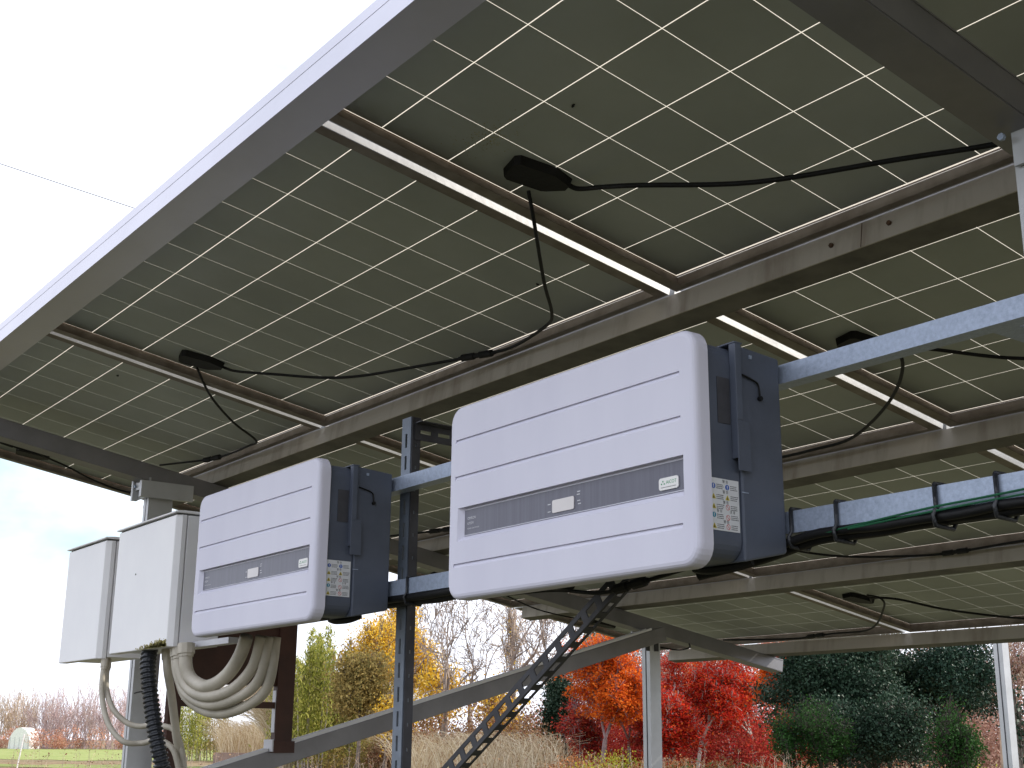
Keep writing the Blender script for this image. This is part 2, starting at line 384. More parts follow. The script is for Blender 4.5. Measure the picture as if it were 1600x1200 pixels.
# small angle bracket where purlin meets the right rafter
b = MB(); b.box((.925, .960, -.105), (1.005, .9665, -.099), w); b.box((.925, .960, -.099), (.931, .9665, -.082), w)
b.box((.965, .955, -.150), (.969, .999, -.1055), w)
part(b, 'angle_bracket', M_light)
# long brace from the foot of the near post up to the far post
def slope_box(X0, X1, A, B, h, t0=0.0, mi=0, b=None):
    A = Vector(A); B = Vector(B); d = (B - A).normalized(); n_ = Vector((0, -d.z, d.y))
    b = b or MB(); vs = []
    for x in (X0, X1):
        for p in (A, B):
            for q in (t0, t0 - h): vs.append((x, p[1] + n_.y * q, p[2] + n_.z * q))
    b.add(vs, [(0, 2, 3, 1), (4, 5, 7, 6), (0, 1, 5, 4), (2, 6, 7, 3), (0, 4, 6, 2), (1, 3, 7, 5)]); return b
b = slope_box(-2.4735, -2.433, (0, .74, -1.358), (0, 3.175, -.664), .064)
o = part(b, 'brace', M_rafter, label='long sloping brace with a top edge painted pale like sunlight', bevel=.002)
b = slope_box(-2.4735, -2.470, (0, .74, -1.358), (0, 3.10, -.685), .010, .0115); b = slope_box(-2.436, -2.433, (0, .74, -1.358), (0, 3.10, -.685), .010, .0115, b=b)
part(b, 'lit_lip', M_litlip, o)

# free post beyond the array
b = MB(); b.box((-1.92, 4.98, GZ - .1), (-1.868, 5.035, -.60)); b2 = MB(); b2.box((-1.897, 4.9785, GZ), (-1.891, 4.9798, -.601))
o = b.build('support_post', M_post); tag(o, 'pale metal post standing behind the array at the lower right edge', 'post')
oo = b2.build('slot', M_slotd, o)

# ------------------------------------------------------------------ rack of rails that carries the inverters
rack = thing('inverter_rack', Vector((-.55, .6, GZ)), 'galvanised rack of two long rails with slotted angle posts holding the inverters', 'rack')
def rail(z0, z1, y0=.556, y1=.588, x0=-2.5, x1=1.28):
    b = MB(); T = .003
    b.box((x0, y0, z0), (x1, y0 + T, z1)); b.box((x0, y0 + T, z0), (x1, y1, z0 + T)); b.box((x0, y0 + T, z1 - T), (x1, y1, z1))
    b.box((x0, y1 - T, z0 + T), (x1, y1, z0 + .009)); b.box((x0, y1 - T, z1 - .009), (x1, y1, z1 - T))
    return b
part(rail(-.618, -.586), 'rail', M_galv, rack, 'upper speckled galvanised rail')
part(rail(-.864, -.829), 'rail', M_galv, rack, 'lower rail strapped with black cable ties')
def slotted(P0, P1, A, B, wa, wb, pitch=.054, slot=.034, sw=.009, sw_b=.005):
    """slotted angle steel: two flanges of real strips with real slots"""
    P0, P1, A, B = Vector(P0), Vector(P1), Vector(A).normalized(), Vector(B).normalized()
    d = (P1 - P0); Ln = d.length; d.normalize(); b = MB(); T = .0025
    def bx(l0, l1, a0, a1, b0, b1):
        b.box((l0, a0, b0), (l1, a1, b1), lambda x, y, z: P0 + d * x + A * y + B * z)
    def flange(wd, swd, fl, ph):
        c = wd / 2
        def q(l0, l1, a0, a1):
            if fl == 0: bx(l0, l1, a0, a1, 0, T)
            else: bx(l0, l1, 0, T, a0, a1)
        q(0, Ln, T if fl else 0, c - swd / 2); q(0, Ln, c + swd / 2, wd)
        x = ph; prev = 0
        while x + slot < Ln:
            q(prev, x, c - swd / 2, c + swd / 2); prev = x + slot; x += pitch
        q(prev, Ln, c - swd / 2, c + swd / 2)
    flange(wa, sw, 0, .012); flange(wb, sw_b, 1, .03)
    return b
part(slotted((-.565, .592, GZ - .05), (-.565 - .0, .592, -.432), (1, 0, 0), (0, 1, 0), .040, .04), 'slotted_post', M_slot, rack)
# move corner to the right flange: second flange seen from the right
part(slotted((-.5245, .594, GZ - .05), (-.5245, .594, -.433), (0, 1, 0), (1, 0, 0), .024, .004, sw=.005, sw_b=.001, slot=.008), 'post_flange', M_slotd, rack)
part(slotted((-.521, .600, -.447), (-.521, .98, -.452), (0, 0, -1), (1, 0, 0), .042, .03), 'slotted_arm', M_slotd, rack)
part(slotted((.219, .628, -.884), (-.53, .640, -1.346), (-.53, 0, .85), (0, 1, 0), .036, .026, pitch=.05, slot=.032, sw=.016, sw_b=.014), 'slotted_brace', M_slotd, rack)
for px_ in (-2.551, 1.064):
    for z in (-.60, -.845):
        b = MB(); b.box((px_ - .02, .590, z - .016), (px_ + .02, .6985, z + .016)); part(b, 'spacer_bracket', M_galv, rack)
b = MB(); b.box((-1.462, .47, -.938), (-1.22, .50, -.922)); part(b, 'support_bar', M_light, rack)
# cable run strapped under the lower rail
b = MB()
def run(x0, x1, y, z, r, wob, m=None):
    return [(x0 + (x1 - x0) * k / 12, y + random.uniform(-wob, wob), z + random.uniform(-wob, wob)) for k in range(13)]
t_ = thing('cable_bundle', Vector((.7, .57, -.87)), 'black cable bundle strapped under the lower rail with cable ties', 'cables')
for q, (y, z, r_, x0, x1) in enumerate(((.556, -.872, .0075, .58, 1.4), (.572, -.876, .009, .58, 1.4), (.590, -.872, .008, .58, 1.4), (.560, -.872, .009, -.95, .06), (.577, -.879, .011, -.95, .06))):
    c_ = MB(); pts = run(x0, x1, y, z, r_, .002)
    if q < 3: pts = [(.50, .53, -.915), (.60, y - .01, z - .022)] + pts[2:]
    else: pts = pts[:-1] + [(.16, .53, -.90)]
    c_.tube(pts, r_, 8, smooth=3); part(c_, 'cable', M_black, t_, smooth=True)
c_ = MB(); c_.tube([(.70, .553, -.876), (.85, .550, -.866), (.95, .5495, -.860), (1.05, .5495, -.857), (1.2, .549, -.852), (1.4, .549, -.849)], .0018, 6); part(c_, 'green_wire', M_green, t_)
c_ = MB(); c_.tube([(.80, .550, -.872), (.95, .5485, -.866), (1.1, .5485, -.862), (1.4, .5485, -.857)], .0016, 6); part(c_, 'green_wire', M_green, t_)
for x in (.687, .777, .955, 1.053, -.457):
    c_ = MB(); P_ = [(x, .5525, -.8265), (x + .001, .5515, -.862), (x, .5445, -.872), (x - .001, .550, -.886), (x, .590, -.888), (x, .602, -.872), (x, .597, -.83), (x, .575, -.8255), (x, .5525, -.8265)]
    c_.tube(P_, .0034, 6, smooth=0); part(c_, 'cable_tie', M_tape, t_, smooth=True)

# ------------------------------------------------------------------ inverters
def text_mb(body, size, fn, b=None, center=True, thick=0):
    cu = bpy.data.curves.new('lettering', 'FONT'); cu.body = body; cu.size = size; cu.resolution_u = 3
    cu.align_x = 'CENTER' if center else 'LEFT'; cu.align_y = 'CENTER'
    o = bpy.data.objects.new('lettering', cu); COL.objects.link(o)
    me = bpy.data.meshes.new_from_object(o); b = b or MB()
    b.add([fn(v.co.x, v.co.y) for v in me.vertices], [tuple(p.vertices) for p in me.polygons])
    bpy.data.objects.remove(o); bpy.data.meshes.remove(me); return b
def rrect(x0, x1, z0, z1, r, n=6):
    o = []
    for cx, cz, a0 in ((x1 - r, z1 - r, 0), (x0 + r, z1 - r, 90), (x0 + r, z0 + r, 180), (x1 - r, z0 + r, 270)):
        for k in range(n + 1):
            a = math.radians(a0 + 90 * k / n); o.append((cx + r * math.cos(a), cz + r * math.sin(a)))
    return o
def stack(rings, cap0=True, cap1=True):
    """rings: list of (profile, y); closed lofted body"""
    b = MB(); n = len(rings[0][0]); vs = []
    for pr, y in rings: vs += [(x, y, z) for x, z in pr]
    fs = []
    for i in range(len(rings) - 1):
        for k in range(n): fs.append((i * n + k, i * n + (k + 1) % n, (i + 1) * n + (k + 1) % n, (i + 1) * n + k))
    if cap0: fs.append(tuple(range(n))[::-1])
    if cap1: fs.append(tuple(range((len(rings) - 1) * n, len(rings) * n)))
    b.add(vs, fs); return b
IX0, IX1, IZ0, IZ1, IY = .012, .687, -.932, -.561, .350
def fix(me):
    import bmesh
    bm = bmesh.new(); bm.from_mesh(me); bmesh.ops.recalc_face_normals(bm, faces=bm.faces); bm.to_mesh(me); bm.free(); return me
def cover_mesh():
    rr = [(0.010, 0), (.0055, .0012), (.0025, .0036), (0.0008, .0068), (0, .011), (0, .030), (.003, .032)]
    b = stack([(rrect(IX0 + i, IX1 - i, IZ0 + i, IZ1 - i, .034 - i), IY + d) for i, d in rr])
    me = fix(b.mesh('cover', M_cover)); o = bpy.data.objects.new('cover', me); COL.objects.link(o)
    c = MB()
    for z in (-.630, -.7015, -.868):                                     # stepped grooves pressed into the cover
        c.prism([(IY - .01, z + .0028), (IY + .0042, z + .0028), (IY + .0022, z - .0012), (IY, z - .0052), (IY - .01, z - .0052)],
                lambda y, zz: (.034, y, zz), lambda y, zz: (.654, y, zz))
    # recess for the display band: straight upper wall, sloping sides and bottom
    xl, xr, zt, zb = .040, .658, -.7605, -.8295
    vs = [(xl - .004, IY - .01, zt), (xr + .002, IY - .01, zt), (xr + .003, IY - .01, zb - .004), (xl - .006, IY - .01, zb - .004),
          (xl + .016, IY + .011, zt - .001), (xr - .002, IY + .011, zt - .001), (xr - .003, IY + .011, zb + .0155), (xl + .016, IY + .011, zb + .0155)]
    c.add(vs, [(0, 1, 2, 3), (4, 7, 6, 5), (0, 4, 5, 1), (1, 5, 6, 2), (2, 6, 7, 3), (3, 7, 4, 0)])
    k = bpy.data.objects.new('cut', fix(c.mesh('cut', M_cover))); COL.objects.link(k)
    md = o.modifiers.new('b', 'BOOLEAN'); md.object = k; md.operation = 'DIFFERENCE'; md.solver = 'EXACT'
    bpy.context.view_layer.update()
    dg = bpy.context.evaluated_depsgraph_get(); me2 = bpy.data.meshes.new_from_object(o.evaluated_get(dg))
    bpy.data.objects.remove(o); bpy.data.objects.remove(k); me2.name = 'cover'
    return me2
def inv_parts():
    P = []
    def add(name, me, m_=None, parent=None, label=None, bevel=0): P.append((name, me, parent, label, bevel))
    add('cover', cover_mesh())
    b = stack([(rrect(IX0 + .012, IX1 - .008, IZ0 + .015, IZ1 - .012, .03), .382), (rrect(IX0 + .012, IX1 - .008, IZ0 + .015, IZ1 - .012, .03), .448), (rrect(IX0 + .016, IX1 - .013, IZ0 + .019, IZ1 - .016, .03), .4495)])
    add('body', fix(b.mesh('body', M_body)))
    b = MB(); x0, x1 = IX0 + .008, IX1 - .004
    b.prism([(.450, -.573), (.545, -.580), (.545, -.893), (.543, -.898), (.450, -.918), (.450, -.890)], lambda y, z: (x0, y, z), lambda y, z: (x1, y, z))
    add('rear_housing', fix(b.mesh('rear_housing', M_body)), bevel=.003)
    b = MB(); b.box((IX0 + .03, .546, -.875), (IX1 - .03, .5545, -.60)); add('mounting_plate', b.mesh('mounting_plate', M_galv))
    # display band
    b = MB(); b.box((.0565, .3588, -.8125), (.6545, .3612, -.7655)); add('display_band', b.mesh('display_band', M_panelf), label='dark brushed band with small pale print')
    b = MB(); b.box((.0555, .3584, -.7655), (.6555, .3608, -.7642)); b.box((.0555, .3584, -.8138), (.6555, .3608, -.8125)); b.box((.6545, .3584, -.8125), (.6556, .3608, -.7655))
    add('band_edge', b.mesh('band_edge', M_band), parent='display_band')
    b = MB(); b.prism(rrect(.325, .384, -.8062, -.7842, .003, 3), lambda x, z: (x, .3586, z), lambda x, z: (x, .3572, z)); add('display_window', fix(b.mesh('display_window', M_lcd)), parent='display_band')
    b = MB(); b.prism(rrect(.595, .6385, -.8075, -.7885, .004, 3), lambda x, z: (x, .3586, z), lambda x, z: (x, .3568, z)); add('badge', fix(b.mesh('badge', M_white)), parent='display_band', label='white badge reading AiCOT')
    b = text_mb('AiCOT', .0078, lambda x, y: (.6232 + x, .3566, -.7963 + y)); 
    for k, (a_, c_) in enumerate(((.6045, -.794), (.6015, -.798), (.6075, -.798))): b.prism([(math.cos(q * math.pi / 3) * .0013, math.sin(q * math.pi / 3) * .0013) for q in range(6)], lambda x, y: (a_ + x, .3567, c_ + y), lambda x, y: (a_ + x, .3562, c_ + y))
    add('logo_lettering', b.mesh('logo_lettering', M_grn), parent='display_band')
    b = MB(); b.box((.600, .3563, -.8037), (.634, .3566, -.8032)); add('badge_line', b.mesh('badge_line', M_ink), parent='display_band')
    b = text_mb('OMRON', .0072, lambda x, y: (.066 + x, .3584, -.7822 + y), center=False)
    text_mb('KP55M', .0068, lambda x, y: (.066 + x, .3584, -.7918 + y), b=b, center=False)
    text_mb('POWER CONDITIONER', .0036, lambda x, y: (.066 + x, .3584, -.8015 + y), b=b, center=False)
    for (x, z, s_) in ((.3115, -.7905, .004), (.3115, -.8035, .004), (.392, -.779, .004), (.391, -.7838, .004), (.392, -.7945, .004), (.394, -.800, .004)):
        b.box((x, .3583, z), (x + s_ * 2.0, .3585, z + .0016))
    add('print', b.mesh('print', M_txt), parent='display_band')
    # side bracket, recess, hook and warning sticker on the right side
    X = IX1 - .008
    b = MB(); b.box((X, .405, -.706), (X + .0014, .432, -.632)); add('side_recess', b.mesh('side_recess', M_slotd), parent='body')
    b = MB(); b.box((X + .0005, .434, -.76), (X + .013, .4425, -.575)); b.box((X + .012, .434, -.78), (X + .0145, .462, -.70)); b.box((X + .012, .434, -.70), (X + .0145, .447, -.575)); b.box((X - .03, .434, -.5745), (X + .013, .452, -.5715))
    add('side_bracket', b.mesh('side_bracket', M_body), bevel=.0008)
    b = MB(); b.tube([(X + .007, .455, -.622), (X + .008, .480, -.628), (X + .007, .492, -.634), (X + .007, .495, -.655)], .0016, 6); b.tube([(X + .004, .495, -.655), (X + .010, .495, -.655)], .004, 8, smooth=0)
    add('cable_hook', b.mesh('cable_hook', M_black), parent='rear_housing')
    b = MB(); b.box((X + .003, .475, -.592), (X + .0055, .481, -.586)); b.box((X + .0045, .448, -.812), (X + .0052, .462, -.8105)); add('rivet', b.mesh('rivet', M_galv), parent='rear_housing')
    ya, yb, za, zb = .3835, .4445, -.8745, -.7945
    b = MB(); b.box((X + .0002, ya, za), (X + .0009, yb, zb)); add('warning_sticker', b.mesh('warning_sticker', M_paper), label='white warning sticker with blue, yellow and red symbols')
    def S(y, z): return (X + .0011, ya + y, zb - z)
    def disc(b, y, z, r_, n=12, inner=0, dx=0):
        vs = [(X + .0011 + dx, ya + y + r_ * math.cos(2 * math.pi * k / n), zb - z + r_ * math.sin(2 * math.pi * k / n)) for k in range(n)]
        if inner:
            vs += [(X + .0011 + dx, ya + y + inner * math.cos(2 * math.pi * k / n), zb - z + inner * math.sin(2 * math.pi * k / n)) for k in range(n)]
            b.add(vs, [(k, (k + 1) % n, n + (k + 1) % n, n + k) for k in range(n)])
        else: b.add(vs, [tuple(range(n))])
    bl, te, ye, re, ik = MB(), MB(), MB(), MB(), MB()
    bl3 = MB(); disc(bl, .0065, .0125, .0044); disc(bl3, .036, .0125, .0044); disc(te, .0065, .057, .0042)
    for (y, z) in ((.0065, .0285), (.036, .0285), (.0065, .0435), (.0065, .0735)):
        ye.add([S(y - .0048, z + .004), S(y + .0048, z + .004), S(y, z - .0045)], [(0, 1, 2)]); ik.add([(X + .0013, ya + y - .0016, zb - z - .003), (X + .0013, ya + y + .0016, zb - z - .003), (X + .0013, ya + y, zb - z + .002)], [(0, 1, 2)])
    for (y, z) in ((.036, .0435), (.036, .0595), (.036, .0735)):
        disc(re, y, z, .0044, inner=.0036); re.add([S(y - .0027, z - .0033), S(y - .0033, z - .0027), S(y + .0027, z + .0033), S(y + .0033, z + .0027)], [(0, 1, 2, 3)])
    for (y, z) in ((.0065, .0125), (.036, .0125), (.0065, .057)):
        bl2 = ye if 0 else None
    for z in (.0045, .0205, .0365, .0665):
        text_mb('警 告', .0054, lambda x, y: (X + .0012, ya + .032 + x, zb - z + y), b=ik); 
    text_mb('警 告', .0050, lambda x, y: (X + .0012, ya + .018 + x, zb - .0505 + y), b=ik); text_mb('注 意', .0050, lambda x, y: (X + .0012, ya + .046 + x, zb - .0505 + y), b=ik)
    rnd = random.Random(3)
    for z in (.0125, .0285, .0435, .0585, .0735):
        for (y0, y1) in ((.0125, .029), (.0425, .059)):
            for q in range(3):
                y = y0
                while y < y1 - .003:
                    a_ = rnd.uniform(.0012, .003); ik.add([S(y, z - .0032 + q * .0028), S(y + a_, z - .0032 + q * .0028), S(y + a_, z - .002 + q * .0028), S(y, z - .002 + q * .0028)], [(0, 1, 2, 3)]); y += a_ + .0006
    wh = MB()
    for (y, z) in ((.0065, .0125), (.036, .0125), (.0065, .057)):
        wh.add([(X + .0013, ya + y - .0007, zb - z - .001), (X + .0013, ya + y + .0007, zb - z - .001), (X + .0013, ya + y + .0007, zb - z + .003), (X + .0013, ya + y - .0007, zb - z + .003)], [(0, 1, 2, 3)])
        disc(wh, y, z + .0022, .0009, 6, dx=.0002)
    for nm, bb, mm in (('blue_symbol', bl, M_blue), ('blue_warning_symbol', bl3, M_blue), ('teal_symbol', te, M_teal), ('yellow_symbol', ye, M_yel), ('red_symbol', re, M_red), ('sticker_text', ik, M_ink), ('symbol_mark', wh, M_paper)):
        add(nm, bb.mesh(nm, mm), parent='warning_sticker')
    # underside: glands and terminal plate
    b = MB(); b.box((.10, .388, -.9205), (.60, .44, -.9172)); add('bottom_plate', b.mesh('bottom_plate', M_boxd))
    b = MB(); b.box((.215, .390, -.9235), (.285, .42, -.9208)); add('yellow_label', b.mesh('yellow_label', mat('yellowed_label', (.55, .50, .25), .6)), parent='bottom_plate')
    b = MB(); b.tube([(.56, .465, -.914), (.59, .465, -.919), (.64, .47, -.919), (.668, .48, -.912)], .009, 8, smooth=4); add('rubber_gland', fix(b.mesh('rubber_gland', M_black)), parent='bottom_plate')
    return P
PARTS = inv_parts()
def inverter(dx, label):
    base = Vector((.35 + dx, .45, -.94))
    rt = thing('inverter', base, label, 'inverter', 'wall-type inverters on the rack'); made = {}
    off = Vector((.35, .45, -.94))
    for nm, me, par, lb, bv in PARTS:
        if not me.get('shifted'):
            me.transform(Matrix.Translation(-off)); me['shifted'] = 1
        o = bpy.data.objects.new(nm, me); COL.objects.link(o); o.parent = made[par] if par else rt; made[nm] = o
        if lb: o['label'] = lb
        if bv:
            md = o.modifiers.new('bevel', 'BEVEL'); md.width = bv; md.segments = 2
    return rt
inverter(0, 'large pale inverter nearest the camera, with dark display band and warning sticker on its side')
inverter(-1.2075, 'smaller looking pale inverter farther left, between the white enclosures and the slotted post')

# ------------------------------------------------------------------ enclosures left of the inverters
def enclosure(x0, x1, z0, z1, label, hinge=True):
    rt = thing('junction_enclosure', Vector(((x0 + x1) / 2, .47, z0)), label, 'enclosure', 'pale enclosures on the rack')
    y = .40
    b = MB(); b.prism([(x0, y), (x1 - .012, y), (x1, y + .016), (x1, y + .030), (x0, y + .030)], lambda a, c: (a, c, z0), lambda a, c: (a, c, z1 - .008))
    o = b.build('door', M_box, rt, bevel=.0025)
    b = MB(); b.box((x0 + .004, y + .0335, z0 + .006), (x1 - .002, .549, z1 - .008)); b.box((x0 + .012, y + .0302, z0 + .008), (x1 - .008, y + .0335, z1 - .01)); b.build('box', M_box, rt, bevel=.002)
    b = MB(); b.box((x0 + .004, y + .006, z1 - .0078), (x1 - .006, y + .029, z1 - .004)); b.build('gasket', M_boxd, rt)
    b = MB(); b.prism([(y - .008, z1 - .004), (y - .008, z1 + .001), (y + .02, z1 + .004), (.553, z1 + .004), (.553, z1 - .004)], lambda a, c: (x0 - .004, a, c), lambda a, c: (x1 + .004, a, c)); b.build('rain_lid', M_box, rt, bevel=.0015)
    if hinge:
        for z in (z0 + .06, z0 + .09, z1 - .07, z1 - .10):
            b = MB(); b.box((x1 - .0018, .47, z), (x1 + .008, .495, z + .016)); b.build('hinge', M_pvc, rt)
    return rt, o
enclosure(-2.412, -2.040, -.946, -.565, 'leftmost pale enclosure, smaller looking, with two thin conduits hanging below', False)
eb, door = enclosure(-1.932, -1.466, -.938, -.557, 'second pale enclosure from the left, mossy bottom edge, beside the far inverter')
b = MB()
for k in range(1100):
    x = -1.466 - .014 - abs(random.gauss(0, .085)); z = -.9375 + abs(random.gauss(0, .0085)) * max(0, 1 - abs(x + 1.53) / .25)
    if x < -1.72: continue
    d = random.uniform(.001, .0035); b.add([(x, .3988, z), (x + d * 1.5, .3988, z), (x + d, .3988, z + d), (x, .3988, z + d * .7), (x, .3999, z), (x + d * 1.5, .3999, z), (x + d, .3999, z + d)], [(0, 1, 2, 3), (0, 1, 5, 4), (1, 2, 6, 5)])
o = b.build('moss_stain', M_moss, eb); o['kind'] = 'stuff'
b = MB(); b.tube([(-1.76, .3985, -.71), (-1.76, .4002, -.71)], .0025, 8, smooth=0); b.build('key_hole', M_boxd, eb)

# ------------------------------------------------------------------ conduits, hose
PIPES = {
 'PIPE1': ([(-1.43, 0.44, -0.930), (-1.424, 0.44, -0.986), (-1.403, 0.45, -1.026), (-1.314, 0.46, -1.049), (-1.243, 0.48, -1.023), (-1.167, 0.48, -0.977), (-1.129, 0.48, -0.925)], .0180, 'innermost and thickest pale conduit looping from the enclosure up to the far inverter'),
 'PIPE2': ([(-1.482, 0.44, -0.935), (-1.47, 0.44, -0.991), (-1.427, 0.45, -1.047), (-1.318, 0.46, -1.075), (-1.222, 0.49, -1.058), (-1.135, 0.505, -1.003), (-1.105, 0.51, -0.925)], .0150, 'second pale looping conduit, just outside the thickest one'),
 'PIPE3': ([(-1.526, 0.45, -0.935), (-1.512, 0.45, -0.993), (-1.462, 0.46, -1.060), (-1.334, 0.47, -1.095), (-1.228, 0.50, -1.084), (-1.124, 0.52, -1.034), (-1.10, 0.53, -0.925)], .0140, 'third pale looping conduit counted from the inside'),
 'PIPE4': ([(-1.571, 0.47, -0.935), (-1.554, 0.47, -0.995), (-1.499, 0.48, -1.072), (-1.349, 0.49, -1.116), (-1.234, 0.52, -1.108), (-1.116, 0.54, -1.055), (-1.10, 0.55, -0.925)], .0140, 'outermost pale looping conduit under the far inverter'),
 'PIPE5': ([(-1.645, 0.47, -0.935), (-1.630, 0.47, -0.991), (-1.66, 0.5, -1.06), (-1.70, 0.54, -1.17), (-1.76, 0.60, -1.35), (-1.9, .66, -1.8), (-2.2, .68, -2.5), (-2.3, .68, GZ)], .012, 'pale conduit running straight down beside the black corrugated hose'),
 'THIN1': ([(-2.052, 0.43, -0.945), (-2.023, 0.42, -1.045), (-1.947, 0.42, -1.138), (-1.885, 0.45, -1.194), (-1.859, 0.5, -1.199), (-1.769, 0.52, -1.19), (-1.70, .55, -1.25), (-1.69, .58, -1.5), (-1.75, .6, -2.2), (-1.8, .6, GZ)], .0085, 'lower thin conduit hanging in a loop from the leftmost enclosure'),
 'THIN2': ([(-2.08, 0.45, -0.945), (-2.04, 0.44, -1.035), (-1.965, 0.44, -1.099), (-1.925, 0.47, -1.138), (-1.887, 0.5, -1.150), (-1.779, 0.52, -1.147), (-1.71, .56, -1.2), (-1.71, .6, -1.5), (-1.78, .62, -2.2), (-1.83, .62, GZ)], .0085, 'upper thin conduit hanging in a loop from the leftmost enclosure'),
}
for kk, (pts, r_, lab) in PIPES.items():
    rt = thing('conduit', pts[0], lab, 'conduit', 'pale conduits below the enclosures')
    b = MB(); b.tube(pts, r_, 12, smooth=8)
    b.build('tube', M_pvc, rt, smooth=True)
    p0 = Vector(pts[0]); p1 = Vector(pts[1]); d = (p1 - p0).normalized()
    b = MB(); b.tube([p0, p0 + d * .028], r_ * 1.35, 10, smooth=0); b.tube([p0 + d * .028, p0 + d * .036], r_ * 1.15, 10, smooth=0); b.build('collar', M_pvc, rt, smooth=False)
hp = catmull([Vector(p) for p in [(-1.674, 0.43, -0.935), (-1.653, 0.42, -0.989), (-1.632, 0.43, -1.083), (-1.602, 0.44, -1.175), (-1.589, 0.46, -1.262), (-1.616, 0.5, -1.374), (-1.63, .52, -2.0), (-1.6, .55, -2.7), (-1.6, .56, GZ)]], 30)
# resample at 3 mm for ribs
ps = [hp[0]]; acc = 0
for a_, b_ in zip(hp, hp[1:]):
    L_ = (b_ - a_).length; k = 0
    while acc + (L_ - k) >= .0035:
        k += .0035 - acc; acc = 0; ps.append(a_.lerp(b_, k / L_))
    acc += L_ - k
b = MB(); b.tube(ps, [(.0235 if (i // 2) % 2 == 0 else .0185) for i in range(len(ps))], 14, smooth=0)
rt = b.build('corrugated_hose', M_tape); tag(rt, 'thick black corrugated hose dropping from the mossy enclosure in front of the post', 'hose')
b = MB(); b.tube([(-1.675, .395, -1.06), (-1.70, .42, -1.055), (-1.72, .47, -1.05)], .0018, 5); b.build('wire_tie', M_black, rt)

# board and legs, shade put into their dark brown, between the near post and the brace
rt = thing('brown_board', Vector((-2.43, 1.02, -1.2)), 'dark brown board with legs and crossbar standing behind the looping conduits', 'board')
b = MB(); b.box((-2.445, .80, -.995), (-2.43, 1.235, -.72)); part(b, 'panel', M_brown, rt)
b = MB(); b.box((-2.452, 1.215, -1.20), (-2.42, 1.285, -.72)); part(b, 'leg', M_brown, rt)
b = MB(); b.box((-2.452, .80, -2.0), (-2.42, .845, -.72)); part(b, 'leg', M_brown, rt)
b = MB(); b.box((-2.447, .845, -1.075), (-2.428, 1.215, -1.052)); part(b, 'crossbar', M_brown, rt)
b = MB(); b.box((-2.4538, 1.215, -1.16), (-2.4522, 1.225, -.72)); b.box((-2.452, 1.213, -1.16), (-2.425, 1.2148, -1.01)); part(b, 'lit_edge', M_light, rt)  # pale strips stand in for light on the leg's front face
b = MB(); b.box((-2.47, 1.205, -1.232), (-2.405, 1.29, -1.19)); part(b, 'foot', M_brown, rt, 'dark brown foot block on the brace')
b = MB(); b.box((-2.475, 1.199, -1.228), (-2.405, 1.2045, -1.185)); part(b, 'lit_foot_face', M_light, rt, 'foot block face painted pale as if lit')  # light on the foot's front side, put in as pale colour

# ------------------------------------------------------------------ cables under the modules
def cable(pts, lab, r_=.0042, conn=None, ends=None):
    pts = [Vector(p) for p in pts]
    rt = thing('module_cable', pts[0], lab, 'cable', 'black cables under the solar modules')
    b = MB(); b.tube(pts, r_, 7, smooth=6); b.build('lead', M_black, rt, smooth=True)
    if conn:
        for (a_, c_) in conn:
            a_, c_ = Vector(a_), Vector(c_); d = c_ - a_
            b = MB(); P_ = [a_, a_ + d * .08, a_ + d * .1, a_ + d * .42, a_ + d * .44, a_ + d * .56, a_ + d * .58, a_ + d * .9, a_ + d * .92, c_]
            b.tube(P_, [.005, .006, .010, .010, .007, .007, .010, .010, .006, .005], 8, smooth=0); b.build('connector', M_black, rt)
    return rt
cable([w(.172, .526, -.010), w(.185, .545, -.016), (0.25, 0.545, -0.122), (0.335, 0.565, -0.143), (0.524, 0.683, -0.172), (0.759, 0.792, -0.183), (0.882, 0.879, -0.178), (1.0, .9, -.19)], 'long black cable from the near junction box to the right rafter', .0052)
cable([(0.103, 0.469, -0.099), (0.063, 0.515, -0.147), (-0.101, 0.667, -0.193), (-0.222, 0.784, -0.212), (-0.331, 0.849, -0.203), (-0.527, 0.892, -0.2), (-0.65, 0.873, -0.197), (-0.875, 0.797, -0.194), (-1.065, 0.744, -0.185), (-1.178, 0.681, -0.175), (-1.305, 0.6, -0.151), (-1.44, 0.545, -0.122), w(-1.490, .536, -.016), w(-1.500, .524, -.010)],
      'black cable drooping between the two junction boxes of the first row', .0042, [((-.595, .888, -.199), (-.715, .852, -.195))])
cable([(-1.562, 0.463, -0.098), (-1.686, 0.566, -0.145), (-1.827, 0.709, -0.18), (-1.934, 0.842, -0.202), (-2.023, 0.856, -0.204), (-2.286, 0.871, -0.196), (-2.388, 0.853, -0.193), (-2.64, 0.78, -0.181)],
      'black cable hanging from the far junction box to the left rafter', .0040, [((-2.28, .871, -.196), (-2.40, .851, -.193))])
cable([(-2.93, .30, -.11), (-2.95, .40, -.125), (-3.004, 0.458, -0.132), (-3.045, 0.556, -0.150), (-3.127, 0.702, -0.178), (-3.137, 0.86, -0.205), (-2.95, .93, -.20)],
      'black cable under the left overhang of the array with a connector', .0038, [((-2.935, .25, -.105), (-2.96, .40, -.13))])
cable([(0.17, 1.412, -0.267), (0.258, 1.431, -0.3), (0.186, 1.536, -0.328), (0.019, 1.678, -0.352), (-0.206, 1.824, -0.366), (-0.36, 1.843, -0.369), (-0.523, 1.846, -0.37), (-1.2, 1.84, -.37)], 'black cable curling down behind the upper rail on the right', .0045)
cable([(0.188, 1.402, -0.265), (0.312, 1.474, -0.297), (0.466, 1.614, -0.331), (0.646, 1.7, -0.335), (.95, 1.72, -.33)], 'black cable leaving behind the upper rail towards the right picture edge', .0045)
